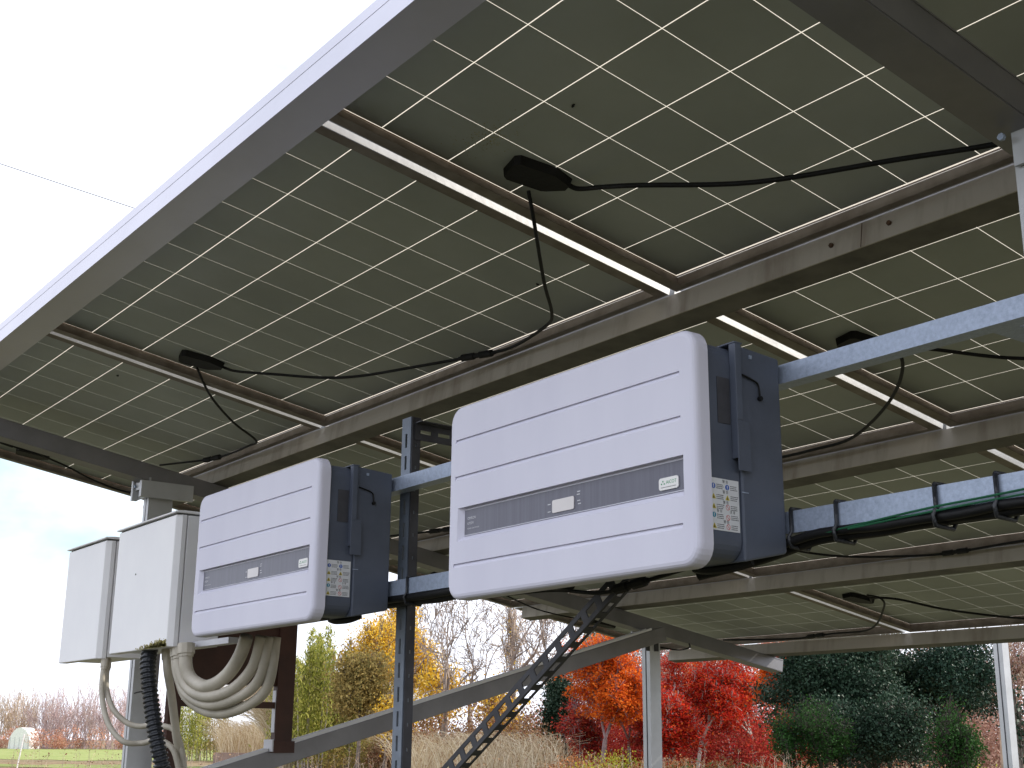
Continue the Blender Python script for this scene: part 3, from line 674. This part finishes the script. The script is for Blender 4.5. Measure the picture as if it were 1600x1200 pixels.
cable([(-3.0, 1.75, -0.345), (-2.715, 1.791, -0.35), (-2.508, 1.823, -0.356), (-2.275, 1.859, -0.362), (-2.072, 1.875, -0.37), (-1.6, 1.87, -0.372)], 'black cable with a fat connector seen between the inverters', .0045, [((-2.40, 1.842, -.359), (-2.22, 1.862, -.364))])
cable([(-1.30, 2.45, -0.455), (-1.194, 2.6, -0.486), (-1.114, 2.734, -0.508), (-1.005, 2.815, -0.522), (-0.829, 2.879, -0.532), (-0.673, 2.9, -0.536), (-0.367, 2.872, -0.531), (0, 2.85, -.53)], 'black cable with a connector below the lower rail on the right', .0045, [((-.71, 2.896, -.536), (-.585, 2.892, -.535))])
cable([w(-1.50, 3.555, -.010), (-1.45, 3.44, -.60), (-1.393, 3.38, -0.600), (-1.273, 3.391, -0.615), (-1.164, 3.594, -0.655), (-0.932, 3.843, -0.690), (-.6, 3.87, -.69)], 'black cable running right from the junction box of the lowest row', .0048)
cable([(-1.397, 3.349, -0.591), (-1.326, 3.343, -0.61), (-1.392, 3.444, -0.637), (-1.705, 3.744, -0.687), (-1.976, 3.806, -0.688), (-2.245, 3.845, -0.694), (-2.644, 3.773, -0.682)], 'black cable looping left under the lowest row, with a connector near the rafter end', .0045, [((-2.02, 3.81, -.689), (-2.15, 3.83, -.691))])
cable([(-.2, .585, -.89), (0.01, 0.6, -0.893), (0.167, 0.6, -0.911), (0.276, 0.6, -0.901), (0.362, 0.6, -0.892), (.5, .585, -.88)], 'black cable with a connector hanging under the near inverter', .004, [((.20, .6, -.909), (.30, .6, -.899))])
cable([(-2.80, 2.35, -.49), (-2.838, 2.558, -0.53), (-2.922, 2.81, -0.572), (-2.876, 3.009, -0.605), (-2.763, 3.056, -0.613), (-2.6, 3.06, -.6)], 'thin black cable sagging below the far left edge of the array', .0035)
cable([(-2.50, 3.19, -.75), (-2.44, 3.26, -.765), (-2.40, 3.30, -.755), (-2.42, 3.32, -.735)], 'short black cable loop on the head of the far post', .0035)
# overhead wire far away in the sky
b = MB(); A_ = Vector((-56.5, 12.4, 24.4)); B_ = Vector((-53.2, 17.84, 22.44)); d = B_ - A_
b.tube([A_ - d * 3 + Vector((0, 0, 1.2)), A_ - d, A_, B_, B_ + d * 1.2, B_ + d * 4 + Vector((0, 0, 1.5))], .018, 5, smooth=4)
o = b.build('overhead_wire', M_black); tag(o, 'thin overhead wire crossing the white sky at the left', 'wire')

# ------------------------------------------------------------------ vegetation
def quads(name, C, size, m_, parent=None, flat=0., aspect=.6, up=None, off=None):
    """many small leaf-shaped faces (rhombs) at centres C (N,3)"""
    n = len(C)
    a = rng.normal(size=(n, 3)); a[:, 2] *= (1 - flat); a /= np.linalg.norm(a, axis=1, keepdims=True)
    b = rng.normal(size=(n, 3)); b[:, 2] *= (1 - flat)
    if up is not None: a = a * (1 - up) + np.array([0, 0, 1.]) * up; a /= np.linalg.norm(a, axis=1, keepdims=True)
    b = b - (a * b).sum(1, keepdims=True) * a; b /= np.linalg.norm(b, axis=1, keepdims=True)
    s = size * rng.uniform(.6, 1.35, (n, 1))
    V = np.stack([C - a * s, C + b * s * aspect, C + a * s, C - b * s * aspect], 1).reshape(-1, 3)
    if off is not None: V = V - np.array(off)
    me = bpy.data.meshes.new(name); me.vertices.add(4 * n); me.loops.add(4 * n); me.polygons.add(n)
    me.vertices.foreach_set('co', V.ravel()); me.loops.foreach_set('vertex_index', np.arange(4 * n, dtype=np.int32))
    me.polygons.foreach_set('loop_start', np.arange(0, 4 * n, 4, dtype=np.int32)); me.update(calc_edges=True); me.validate()
    me.materials.append(m_)
    o = bpy.data.objects.new(name, me); COL.objects.link(o)
    if parent is not None: o.parent = parent
    return o
def grow(h, r0, levels=5, spread=.5, nb=3, rnd=None, lean=(0, 0), up=.25, first=.35, decay=.68, stems=1, base=.0):
    """list of (p0,p1,r0,r1,level) segments and tip points"""
    rnd = rnd or random; segs = []; tips = []
    def rec(p, d, L_, r_, lev):
        q = p; dd = d.copy(); k = 3
        for i in range(k):
            if lev >= 2: tips.append((q, lev))
            dd = (dd + Vector((rnd.gauss(0, .10), rnd.gauss(0, .10), rnd.gauss(.02, .06)))).normalized()
            q2 = q + dd * L_ / k; ra = r_ * (1 - .3 * i / k); rb = r_ * (1 - .3 * (i + 1) / k); segs.append((q, q2, ra, rb, lev)); q = q2
            if lev >= 1 and lev < levels and rnd.random() < .55:
                s_ = perp(dd, rnd); rec(q, (dd * .7 + s_ * spread * 1.3 + Vector((0, 0, up * .5))).normalized(), L_ * decay * .75, rb * .5, lev + 1)
        tips.append((q, lev)) if lev >= min(2, levels - 1) else None
        if lev < levels:
            for j in range(nb):
                s_ = perp(dd, rnd); rec(q, (dd + s_ * spread * rnd.uniform(.6, 1.5) + Vector((0, 0, up))).normalized(), L_ * decay * rnd.uniform(.75, 1.15), rb * .66, lev + 1)
    for s in range(stems):
        d = Vector((lean[0] + (rnd.gauss(0, .35) if stems > 1 else 0), lean[1] + (rnd.gauss(0, .35) if stems > 1 else 0), 1)).normalized()
        rec(Vector((rnd.gauss(0, base), rnd.gauss(0, base), 0)), d, h * first, r0, 0)
    return segs, tips
def perp(d, rnd):
    v = Vector((rnd.gauss(0, 1), rnd.gauss(0, 1), rnd.gauss(0, 1))); v -= d * v.dot(d); return v.normalized()
def wood(name, segs, m_, parent, seg=4, rmin=.0):
    V = []; Fc = []
    for p, q, a, c, lev in segs:
        a = max(a, rmin); c = max(c, rmin)
        d = (q - p).normalized(); x = d.cross(Vector((0.3, .2, 1))).normalized(); y = x.cross(d)
        n = seg + 2 if lev < 2 else 3; b0 = len(V)
        for pt, rr in ((p, a), (q, c)):
            for k in range(n):
                t_ = 2 * math.pi * k / n; V.append(pt + (x * math.cos(t_) + y * math.sin(t_)) * rr)
        for k in range(n): Fc.append((b0 + k, b0 + (k + 1) % n, b0 + n + (k + 1) % n, b0 + n + k))
    me = bpy.data.meshes.new(name); me.from_pydata([tuple(v) for v in V], [], Fc); me.materials.append(m_)
    o = bpy.data.objects.new(name, me); COL.objects.link(o); o.parent = parent; return o
def leafmat(name, cols, tr=.35, rough=.65, sp=.08): return mat(name, cols[0], rough, island=cols, trans=tr, spec=sp)
L_gold = leafmat('golden_leaves', [(.44, .22, .015), (.66, .40, .03), (.80, .58, .07), (.60, .34, .03), (.82, .66, .22)], .5)
L_orange = leafmat('orange_leaves', [(.48, .08, .01), (.68, .14, .015), (.78, .22, .03), (.56, .06, .02)], .4)
L_red = leafmat('red_leaves', [(.26, .012, .010), (.46, .025, .016), (.60, .05, .018), (.36, .015, .016), (.64, .13, .02)], .4)
L_crim = leafmat('crimson_leaves', [(.22, .015, .02), (.38, .03, .03), (.50, .06, .04), (.30, .05, .04), (.55, .12, .04)], .35)
L_dark = leafmat('dark_evergreen_leaves', [(.008, .022, .012), (.018, .042, .024), (.03, .06, .035), (.05, .085, .055), (.014, .035, .022)], .12, .5, .14)
L_blue = leafmat('bluegreen_leaves', [(.010, .028, .018), (.02, .05, .032), (.04, .075, .05)], .1, .5, .14)
L_green = leafmat('conifer_green_leaves', [(.012, .045, .01), (.025, .075, .016), (.04, .10, .025)], .25)
L_bamb = leafmat('yellow_green_leaves', [(.22, .25, .04), (.40, .40, .09), (.55, .52, .16), (.26, .29, .06), (.12, .15, .03)], .5)
L_olive = leafmat('olive_leaves', [(.20, .15, .05), (.32, .24, .08), (.40, .30, .11), (.18, .17, .06)], .3)
L_dry = leafmat('dry_reed_blades', [(.46, .36, .22), (.60, .50, .34), (.72, .65, .50), (.30, .20, .11), (.54, .43, .28)], .25)
L_brown = leafmat('brown_undergrowth_leaves', [(.16, .09, .05), (.26, .15, .08), (.34, .22, .13), (.12, .09, .04), (.22, .07, .04), (.40, .30, .20)], .25)
L_litter = leafmat('rusty_undergrowth_leaves', [(.20, .07, .03), (.34, .12, .04), (.42, .20, .08), (.16, .09, .04), (.36, .26, .16)], .25)
L_litr = leafmat('pale_rusty_scrub', [(.50, .24, .17), (.58, .32, .24), (.42, .18, .12), (.56, .40, .28)], .3)
L_ygreen = leafmat('fresh_yellow_green_leaves', [(.26, .28, .03), (.42, .38, .05), (.16, .22, .03)], .4)
L_haze = leafmat('hazed_pink_twigs', [(.50, .36, .32), (.62, .48, .44), (.40, .27, .25), (.66, .56, .50)], .3)  # distance haze put into the colour as paler twigs
L_mass = leafmat('pinkish_brown_wood', [(.26, .13, .10), (.36, .20, .16), (.46, .30, .24), (.18, .09, .07)], .2)
L_pink = leafmat('pinkish_twigs_leaves', [(.16, .085, .07), (.25, .15, .125), (.34, .22, .19), (.12, .06, .05)], .2)
M_twq = mat('hazed_pink_twig_bark', (.40, .30, .30), .8, 0, .3, 2); M_twp = mat('pinkish_twigs', (.24, .17, .17), .8, 0, .3, 2); M_twb = mat('beige_twigs', (.42, .32, .24), .8, 0, .3, 2); M_twg = mat('grey_twigs', (.16, .125, .11), .8, 0, .3, 2, col2=(.28, .22, .18))  # first twig bark lightened to paint in distance haze
M_reed = mat('reed_stalks', (.55, .46, .33), .8, 0, .25, 4)
M_dkb = mat('dark_bark', (.035, .028, .022), .9, 0, .3, 14, .3, 20)
DK = F_PX
def gauss_clumps(pts, per, sg, squash=1.):
    P = np.array([tuple(p) for p in pts]); idx = rng.integers(0, len(P), per)
    g = rng.normal(size=(per, 3)) * sg; g[:, 2] *= squash
    return P[idx] + g
def tree(name, px, D, toppx, wpx, label, cat, leaf, lsize, nleaf, seed, levels=4, spread=.6, nb=3, bark=None, group=None, stems=1, sg=None, flat=0., first=.32, squash=.7, up=.12, lean=(0, 0), trunk_r=None, cut=None, extra_green=None, rmin=.012, decay=.68):
    rnd = random.Random(seed); h = top(toppx, D); wd = wpx / DK * D
    loc = at(px, D); rt = thing(name, loc, label, cat, group, rot=(0, 0, rnd.uniform(0, 6)))
    segs, tips = grow(1, .03, levels, spread, nb, rnd, lean, up, first, stems=stems, base=.03 if stems > 1 else 0, decay=decay)
    allp = [q for _, q, *_ in segs]; zm = sorted(p.z for p in allp)[int(len(allp) * .965)]; xm = sorted(abs(p.x) for p in allp)[int(len(allp) * .97)]; ym = sorted(abs(p.y) for p in allp)[int(len(allp) * .97)]
    sgm = sg if sg else wd * .07
    sz = (h - sgm * squash * (1.2 if leaf else 0)) / zm; sx = max(.1, (wd / 2 - sgm * (1 if leaf else 0))) / max(xm, ym)
    f = lambda p: Vector((p.x * sx, p.y * sx, p.z * sz))
    tr_ = trunk_r or h * .022
    S = [(f(a), f(b_), tr_ * r_ / .03, tr_ * s_ / .03, lv) for a, b_, r_, s_, lv in segs]
    tp = [f(p) for p, lv in tips]
    wood('trunk', [s for s in S if s[4] < 2], bark or M_bark, rt, rmin=rmin); wood('branches', [s for s in S if s[4] >= 2], bark or M_bark, rt, rmin=rmin)
    if leaf:
        C = gauss_clumps(tp, nleaf, sgm, squash)
        if cut: C = C[C[:, 2] > cut * h]
        C = C[C[:, 2] > .15]
        quads('crown', C, lsize, leaf, rt, flat=flat)
    return rt
G_m = 'autumn maples beyond the array'
def maple(px, D, tp_, wp, lab, leaf, n, seed, bark=None, lean=(0, 0)):
    return tree('maple_tree', px, D, tp_, wp, lab, 'tree', leaf, .050, int(n * 1.1), seed, levels=5, spread=.85, nb=3, flat=.5, squash=.35, group=G_m, first=.16, up=.02, bark=bark or M_twp, lean=lean, decay=.74, sg=.20, rmin=.012)
maple(940, 47, 1000, 140, 'orange maple left of the pale far post', L_orange, 26000, 11)
maple(985, 50, 1046, 170, 'dull crimson maple low behind the pale far post', L_crim, 24000, 12)
maple(905, 50, 1105, 100, 'small dark crimson maple under the orange one', L_crim, 8000, 18)
maple(1085, 56, 1030, 190, 'bright red maple with pale leaning trunk, just right of the pale far post', L_red, 30000, 13, M_barkp, (.35, .1))
maple(1050, 48, 1090, 110, 'low bright red maple at the foot of the pale far post', L_red, 13000, 19, M_barkp)
maple(1165, 58, 1022, 170, 'scarlet maple below the end of the rafter', L_red, 24000, 14, M_barkp)
maple(1222, 50, 1000, 170, 'orange red maple touching the dark evergreen', L_orange, 32000, 15)
maple(1140, 64, 996, 180, 'orange topped maple behind the scarlet one', L_orange, 12000, 29)
tree('bare_tree', 1060, 78, 965, 200, 'pinkish bare tree rising behind the red maples', 'tree', L_pink, .05, 9000, 16, levels=6, spread=.7, nb=2, bark=M_twp, sg=.35, first=.22, decay=.8, rmin=.012)
tree('bare_tree', 1010, 84, 975, 160, 'second pinkish bare tree directly behind the pale far post', 'tree', L_pink, .05, 7000, 30, levels=6, spread=.7, nb=2, bark=M_twp, sg=.35, first=.22, decay=.8, rmin=.012)
tree('olive_tree', 950, 84, 965, 150, 'olive leaved tree behind the orange maple', 'tree', L_olive, .08, 9000, 17, levels=5, sg=.4, first=.2)
# evergreens
def green(name, px, D, tp_, wp, lab, leaf, size, n, seed, **k):
    a_ = dict(bark=M_dkb, levels=5, spread=.8, nb=3, first=.12, squash=.7, sg=.26, up=.08, decay=.74, cat='tree', rmin=.005); a_.update(k); cat = a_.pop('cat')
    return tree(name, px, D, tp_, wp, lab, cat, leaf, size, n, seed, **a_)
green('evergreen_tree', 1395, 42, 975, 350, 'large dark evergreen tree filling the lower right', L_dark, .050, 95000, 21)
green('evergreen_tree', 1312, 40, 1006, 170, 'dark evergreen left of the large evergreen, reaching towards the maples', L_dark, .048, 38000, 22)
green('evergreen_tree', 1480, 43, 1000, 190, 'blue green evergreen right of the large evergreen', L_blue, .048, 34000, 23)
green('evergreen_tree', 1370, 38, 1085, 200, 'low dark evergreen bush under the large evergreen', L_dark, .045, 24000, 45)
green('conifer_shrub', 1268, 37, 1104, 130, 'feathery green shrub at the foot of the evergreen, left side', L_green, .032, 16000, 24, cat='shrub', stems=3, sg=.14)
green('evergreen_tree', 888, 52, 1052, 74, 'small dark bush behind the slotted brace', L_dark, .055, 14000, 25, sg=.2, levels=4)
green('leafy_shrub', 1512, 34, 1108, 120, 'green and yellow shrub left of the lower right post', L_green, .038, 7000, 26, cat='shrub', stems=3, sg=.15)
tree('leafy_shrub', 1588, 16, 1070, 50, 'dark leaved sprig in front of the lower right post', 'shrub', L_dark, .028, 500, 27, levels=4, stems=2, first=.45, sg=.06, rmin=.003, spread=.5)
tree('bare_tree', 1565, 60, 975, 180, 'pale pinkish bare tree behind the lower right post', 'tree', L_pink, .05, 5000, 28, levels=6, nb=2, bark=M_twb, sg=.35, spread=.7, decay=.8, first=.2)
# golden and yellow green trees
def gold(name, px, D, tp_, wp, lab, leaf, n, seed, size=.075, **k):
    a_ = dict(levels=5, spread=.6, nb=3, first=.2, squash=.8, sg=.34, up=.16, decay=.72, rmin=.012); a_.update(k)
    return tree(name, px, D, tp_, wp, lab, 'tree', leaf, size, n, seed, **a_)
gold('golden_tree', 640, 74, 930, 190, 'tall golden leaved tree behind the slotted post', L_gold, 17000, 31)
gold('golden_tree', 566, 70, 978, 110, 'orange golden tree left of the tall golden one', L_gold, 9000, 32)
gold('golden_tree', 690, 62, 1040, 110, 'thin low golden bush right of the slotted post', L_gold, 3600, 33, sg=.45)
gold('golden_tree', 600, 58, 1090, 80, 'small golden bush at the foot of the tall golden tree', L_gold, 3000, 36, sg=.3)
gold('golden_tree', 792, 58, 1070, 110, 'sparse yellow bush below the long brace', L_gold, 3200, 34, sg=.4)
gold('bushy_tree', 560, 62, 1022, 130, 'olive brown bush in front of the golden trees', L_olive, 15000, 35, sg=.4)
def column_tree(px, D, toppx, wpx, label, leaf, n, seed, size=.10):
    rnd = random.Random(seed); h = top(toppx, D); wd = wpx / DK * D; rt = thing('tall_thicket', at(px, D), label, 'tree', 'yellow green thicket left of the golden tree')
    segs = []; C = []; K = 14
    for k in range(K):
        x, y = rnd.uniform(-.5, .5) * wd, rnd.uniform(-.5, .5) * wd; hh = h * rnd.uniform(.68, 1); p = Vector((x * .8, y * .8, 0)); q = Vector((x + rnd.gauss(0, .3), y + rnd.gauss(0, .3), hh)); segs.append((p, q, .05, .015, 2))
        m_ = n // K; t_ = rng.uniform(.12, 1, m_) ** .85; cc = np.outer(1 - t_, p) + np.outer(t_, q) + rng.normal(size=(m_, 3)) * np.array([.34, .34, .3]) * (1.25 - t_)[:, None] * 1.3
        C.append(cc)
    wood('stems', segs, M_barkp, rt); quads('foliage', np.concatenate(C), size, leaf, rt, up=.55, aspect=.3)
column_tree(470, 68, 972, 130, 'pale yellow green upright thicket right of the brown board leg', L_bamb, 15000, 41)
column_tree(522, 70, 996, 90, 'yellow green upright thicket nearest the golden trees', L_bamb, 11000, 42)
column_tree(298, 98, 1100, 60, 'green yellow hanging shrub seen under the looping conduits', L_bamb, 7000, 43, .09)
column_tree(335, 100, 1098, 50, 'olive hanging shrub seen below the crossbar', L_olive, 5000, 44, .09)
# bare trees against the sky
for px, D, tp_, wp, seed, lab, bk in (
    (690, 56, 905, 200, 51, 'slender bare tree right of the slotted post', M_twg), (775, 58, 880, 280, 52, 'large forked bare tree in the middle below the inverter', M_twg),
    (850, 60, 900, 200, 53, 'bare tree right of the forked one, behind the slotted brace', M_twg), (735, 66, 925, 170, 54, 'thin bare tree behind the forked one', M_twg), (640, 80, 930, 150, 56, 'bare tree with fine twigs over the golden tree', M_twg)):
    rt = tree('bare_tree', px, D, tp_, wp, lab, 'tree', None, 0, 0, seed, levels=5, spread=.72, nb=2, bark=bk, group='bare trees in the middle', first=.22, rmin=.015, up=.10, trunk_r=.19, decay=.82)
tree('bare_tree', 880, 64, 900, 240, 'wide bare tree with pale twigs behind the slotted brace', 'tree', None, 0, 0, 57, levels=5, bark=M_twb, nb=2, spread=.72, first=.2, decay=.82, rmin=.013, trunk_r=.16)
tree('bare_tree', 805, 70, 950, 90, 'small bare tree keeping a few yellow leaves', 'tree', L_gold, .06, 400, 55, levels=6, bark=M_twg, sg=.25, nb=2, spread=.6, first=.22, decay=.8, rmin=.009)
# far bare bushes on the left
def fan_bush(px, D, tp_, wp, lab, bk, leaf, seed, n=70):
    rnd = random.Random(seed); h = top(tp_, D); wd = wp / DK * D; rt = thing('bare_bush', at(px, D), lab, 'shrub', 'bare bushes along the far field'); segs = []; C = []
    for k in range(n):
        b0 = Vector((rnd.gauss(0, wd * .16), rnd.gauss(0, wd * .16), 0)); a = rnd.uniform(0, 6.28); ln = rnd.uniform(.05, .75)
        d = Vector((math.cos(a) * ln, math.sin(a) * ln, 1)).normalized(); L_ = h * rnd.uniform(.6, 1.05) * (1 - .25 * ln); e = b0 + d * L_
        segs.append((b0, e, .045, .018, 1))
        for q in range(9):
            t_ = rnd.uniform(.25, .95); p = b0.lerp(e, t_); dd = (d + perp(d, rnd) * rnd.uniform(.3, .7)).normalized(); f_ = p + dd * h * rnd.uniform(.1, .28); segs.append((p, f_, .022, .014, 3))
            for z in range(3): C.append(tuple(p.lerp(f_, rnd.random()) + Vector((rnd.gauss(0, .12), rnd.gauss(0, .12), rnd.gauss(0, .12)))))
    wood('stems', segs, bk, rt); quads('twigs', np.array(C), .09, leaf, rt)
for i, (px, D, tp_, wp, bk, lab) in enumerate(((-6, 195, 1076, 120, M_twb, 'beige bare bush at the left picture edge'), (36, 205, 1078, 100, M_twb, 'beige bare bush behind the small white shed'), (76, 190, 1082, 95, M_twq, 'pinkish bare bush, leftmost of the pink ones'),
    (116, 200, 1070, 110, M_twq, 'pinkish bare bush below the leftmost enclosure'), (160, 188, 1076, 105, M_twq, 'pinkish bare bush behind the two thin conduits'), (205, 198, 1070, 110, M_twq, 'pinkish bare bush beside the near left post'), (252, 210, 1078, 90, M_twq, 'pinkish bare bush just right of the near left post'))):
    fan_bush(px, D, tp_, wp, lab, bk, L_haze if bk is M_twq else L_dry, 60 + i)

# arching dry reeds
def reeds(px0, px1, D0, D1, n, hr, label, seed, m_=None, wdt=.018, arch=.6):
    rnd = random.Random(seed); V = []; Fc = []
    for k in range(n):
        px = rnd.uniform(px0, px1); D = rnd.uniform(D0, D1); p = at(px, D); h = hr * rnd.uniform(.55, 1); a = rnd.uniform(0, 6.28); rr = h * arch * rnd.uniform(.2, 1); wd = wdt * rnd.uniform(.6, 1.4)
        s_ = Vector((.5925, .8055, 0)) * wd; b0 = len(V)
        for j in range(6):
            t_ = j / 5; q = p + Vector((math.cos(a) * rr * t_ ** 1.8, math.sin(a) * rr * t_ ** 1.8, h * (t_ - .35 * t_ ** 3)))
            V += [q - s_ * (1 - t_ * .7), q + s_ * (1 - t_ * .7) + Vector((0, 0, wd * .5))]
        Fc += [(b0 + 2 * j, b0 + 2 * j + 1, b0 + 2 * j + 3, b0 + 2 * j + 2) for j in range(5)]
    me = bpy.data.meshes.new('dry_reeds'); me.from_pydata([tuple(v) for v in V], [], Fc); me.materials.append(m_ or L_dry)
    o = bpy.data.objects.new('dry_reeds', me); COL.objects.link(o); tag(o, label, 'reeds', kind='stuff')
reeds(430, 600, 70, 80, 9000, 8.2, 'pale dry reeds arching in front of the yellow green thicket', 71, arch=.9, wdt=.014)
reeds(345, 460, 90, 99, 2600, 4.6, 'pale dry reeds under the brown board', 72, wdt=.016)
reeds(620, 880, 46, 60, 2600, 3.1, 'pale dry weeds under the bare trees', 73, arch=.7, wdt=.013)
# undergrowth clouds: nobody could count these
def undergrowth(name, px0, px1, D0, D1, n, h0, h1, leaf, size, label, seed):
    g = np.random.default_rng(seed); nb_ = max(6, int((px1 - px0) / 14)); C = []
    for k in range(nb_):
        px = g.uniform(px0, px1); D = g.uniform(D0, D1); c = at(px, D); hh = g.uniform(h0, h1); m_ = n // nb_; r_ = hh * .55
        v = g.normal(size=(m_, 3)); v /= np.linalg.norm(v, axis=1, keepdims=True); v *= g.uniform(.55, 1.05, (m_, 1)); v = v * np.array([r_, r_, hh * .5]) + np.array([c.x, c.y, c.z + hh * .5]); C.append(v + g.normal(size=v.shape) * .08)
    o = quads(name, np.concatenate(C), size, leaf); tag(o, label, 'undergrowth', kind='stuff')
undergrowth('undergrowth', 600, 900, 52, 66, 36000, 1.6, 4.2, L_brown, .055, 'brown tangled undergrowth under the bare trees', 81)
undergrowth('undergrowth', 860, 1260, 38, 46, 26000, .6, 1.25, L_litter, .04, 'rusty brown undergrowth in front of the red maples', 82)
undergrowth('undergrowth', 1240, 1600, 29, 35, 20000, .6, 1.1, L_litter, .034, 'rusty leaf litter and low plants under the evergreens', 83)
undergrowth('undergrowth', 1420, 1600, 25, 28, 3600, .75, 1.25, L_ygreen, .03, 'yellow green low plants at the lower right corner', 84)
undergrowth('undergrowth', 915, 975, 36, 40, 2600, .9, 1.45, L_ygreen, .036, 'yellow green young plants below the orange maple', 85)
undergrowth('undergrowth', 1020, 1240, 33, 37, 5000, .7, 1.15, L_green, .036, 'dull green low plants in front of the rusty undergrowth', 90)
undergrowth('undergrowth', 880, 1600, 66, 84, 110000, 3.4, 7.8, L_mass, .08, 'brown mass of woodland behind the maples and evergreens', 86)
undergrowth('undergrowth', 880, 1240, 57, 63, 42000, 1.8, 4.0, L_crim, .06, 'dull red mass of low maple growth filling between the maples', 87)
undergrowth('undergrowth', 600, 900, 84, 96, 14000, 2.0, 4.6, L_brown, .09, 'brown mass of scrub behind the golden and bare trees', 89)
undergrowth('undergrowth', -40, 270, 180, 188, 9000, 1.4, 3.6, L_litr, .11, 'reddish low scrub along the far field', 88)
undergrowth('undergrowth', 480, 620, 66, 70, 7000, 1.2, 2.4, L_olive, .06, 'olive low bushes at the foot of the reeds', 93)
# weeds near the array that just reach the picture's lower edge
def weeds(px0, px1, D0, D1, n, h0, h1, label, seed):
    rnd = random.Random(seed); segs = []; C = []
    for k in range(n):
        D = rnd.uniform(D0, D1); p = at(rnd.uniform(px0, px1), D); h = rnd.uniform(h0, h1); q = p
        d = Vector((rnd.gauss(0, .12), rnd.gauss(0, .12), 1))
        for j in range(4):
            q2 = q + (d + Vector((rnd.gauss(0, .12), rnd.gauss(0, .12), 0))).normalized() * h / 4; segs.append((q, q2, .004, .003, 2)); q = q2
            for i in range(3 if j > 1 else 1):
                s_ = q + Vector((rnd.gauss(0, .07), rnd.gauss(0, .07), rnd.gauss(.03, .05))); C.append(tuple(s_)); segs.append((q, s_, .002, .0015, 3))
    rt = bpy.data.objects.new('weeds', None); COL.objects.link(rt); tag(rt, label, 'weeds', kind='stuff')
    wood('stalks', segs, M_twb, rt); quads('leaves', np.array(C), .022, L_brown, rt)
weeds(-20, 640, 22, 40, 150, .9, 1.35, 'tall thin brown weeds reaching into the lower picture edge', 91)
weeds(640, 1250, 20, 34, 170, .9, 1.45, 'tall thin brown weeds in front of the undergrowth', 92)

# small far buildings
def house(px, D, wpx, hpx, label, col, seed, depth=5, roofcol=(.35, .37, .42), dome=False):
    loc = at(px, D); wd = wpx / DK * D; rt = thing('far_shed' if dome else 'far_house', loc, label, 'shed' if dome else 'house', rot=(0, 0, math.radians(53.8)))
    h = hpx
    b = MB()
    if dome:
        pr_ = [(wd / 2 * math.cos(math.pi * k / 10), h * math.sin(math.pi * k / 10) ** .8) for k in range(11)]
        b.prism(pr_, lambda x, z: (x, 0, z), lambda x, z: (x, depth, z)); o = b.mesh('cover', mat('film_white', (.75, .75, .74), .5)); oo = bpy.data.objects.new('cover', o); COL.objects.link(oo); oo.parent = rt
        b = MB()
        for x in np.linspace(-.42, .42, 5): b.box((x * wd - .04, -.03, 0), (x * wd + .04, -.004, h * .55))
        oo = bpy.data.objects.new('frame', b.mesh('frame', M_post)); COL.objects.link(oo); oo.parent = rt
        return rt
    b.box((-wd / 2, 0, 0), (wd / 2, depth, h)); oo = bpy.data.objects.new('wall', b.mesh('wall', mat('pale_wall', col, .8, var=.06, scale=.7))); COL.objects.link(oo); oo.parent = rt
    b = MB(); b.prism([(-.4, h), (depth / 2, h + 1.1), (depth + .4, h)], lambda y, z: (-wd / 2 - .3, y, z), lambda y, z: (wd / 2 + .3, y, z)); ro = bpy.data.objects.new('roof', b.mesh('roof', mat('grey_roof', roofcol, .6))); COL.objects.link(ro); ro.parent = rt
    for x in (-.25, .22):
        b = MB(); b.box((x * wd - .4, -.04, h * .45), (x * wd + .4, -.003, h * .78)); wo = bpy.data.objects.new('window', b.mesh('window', mat('dark_glass', (.04, .05, .06), .15))); COL.objects.link(wo); wo.parent = rt
    return rt
house(1140, 96, 95, 3.6, 'pale house glimpsed between the red maples', (.62, .63, .70), 1)
house(30, 180, 34, 2.9, 'small white round topped shed in the far field at the left', (.8, .8, .8), 2, dome=True, depth=4)
# leaning white stake in the field
p = at(30, 60); b = MB(); b.tube([p, p + Vector((.12, .17, 1.75))], .03, 6, smooth=0); o = b.build('field_stake', M_white); tag(o, 'thin leaning white stake in the far field at the left', 'stake')
p = at(372, 55); b = MB(); b.tube([p, p + Vector((.03, .05, 1.55))], .012, 5, smooth=0); o = b.build('field_stake', M_twb); tag(o, 'thin brown stake in the field under the brown board', 'stake')
# low brick-coloured wall strip at the far edge of the lawn
b = MB(); A_, B_ = at(335, 85), at(435, 85); d = (B_ - A_).normalized(); n_ = Vector((-d.y, d.x, 0))
vs = [A_, B_, B_ + n_ * .3, A_ + n_ * .3]; b.add([tuple(v) for v in vs] + [(v.x, v.y, v.z + .75) for v in vs], [(0, 1, 5, 4), (1, 2, 6, 5), (2, 3, 7, 6), (3, 0, 4, 7), (4, 5, 6, 7)])
o = b.build('low_wall', mat('low_wall_concrete', (.30, .22, .19), .9, var=.2, scale=2)); tag(o, 'low pinkish wall at the far edge of the lawn under the brown board', 'wall')
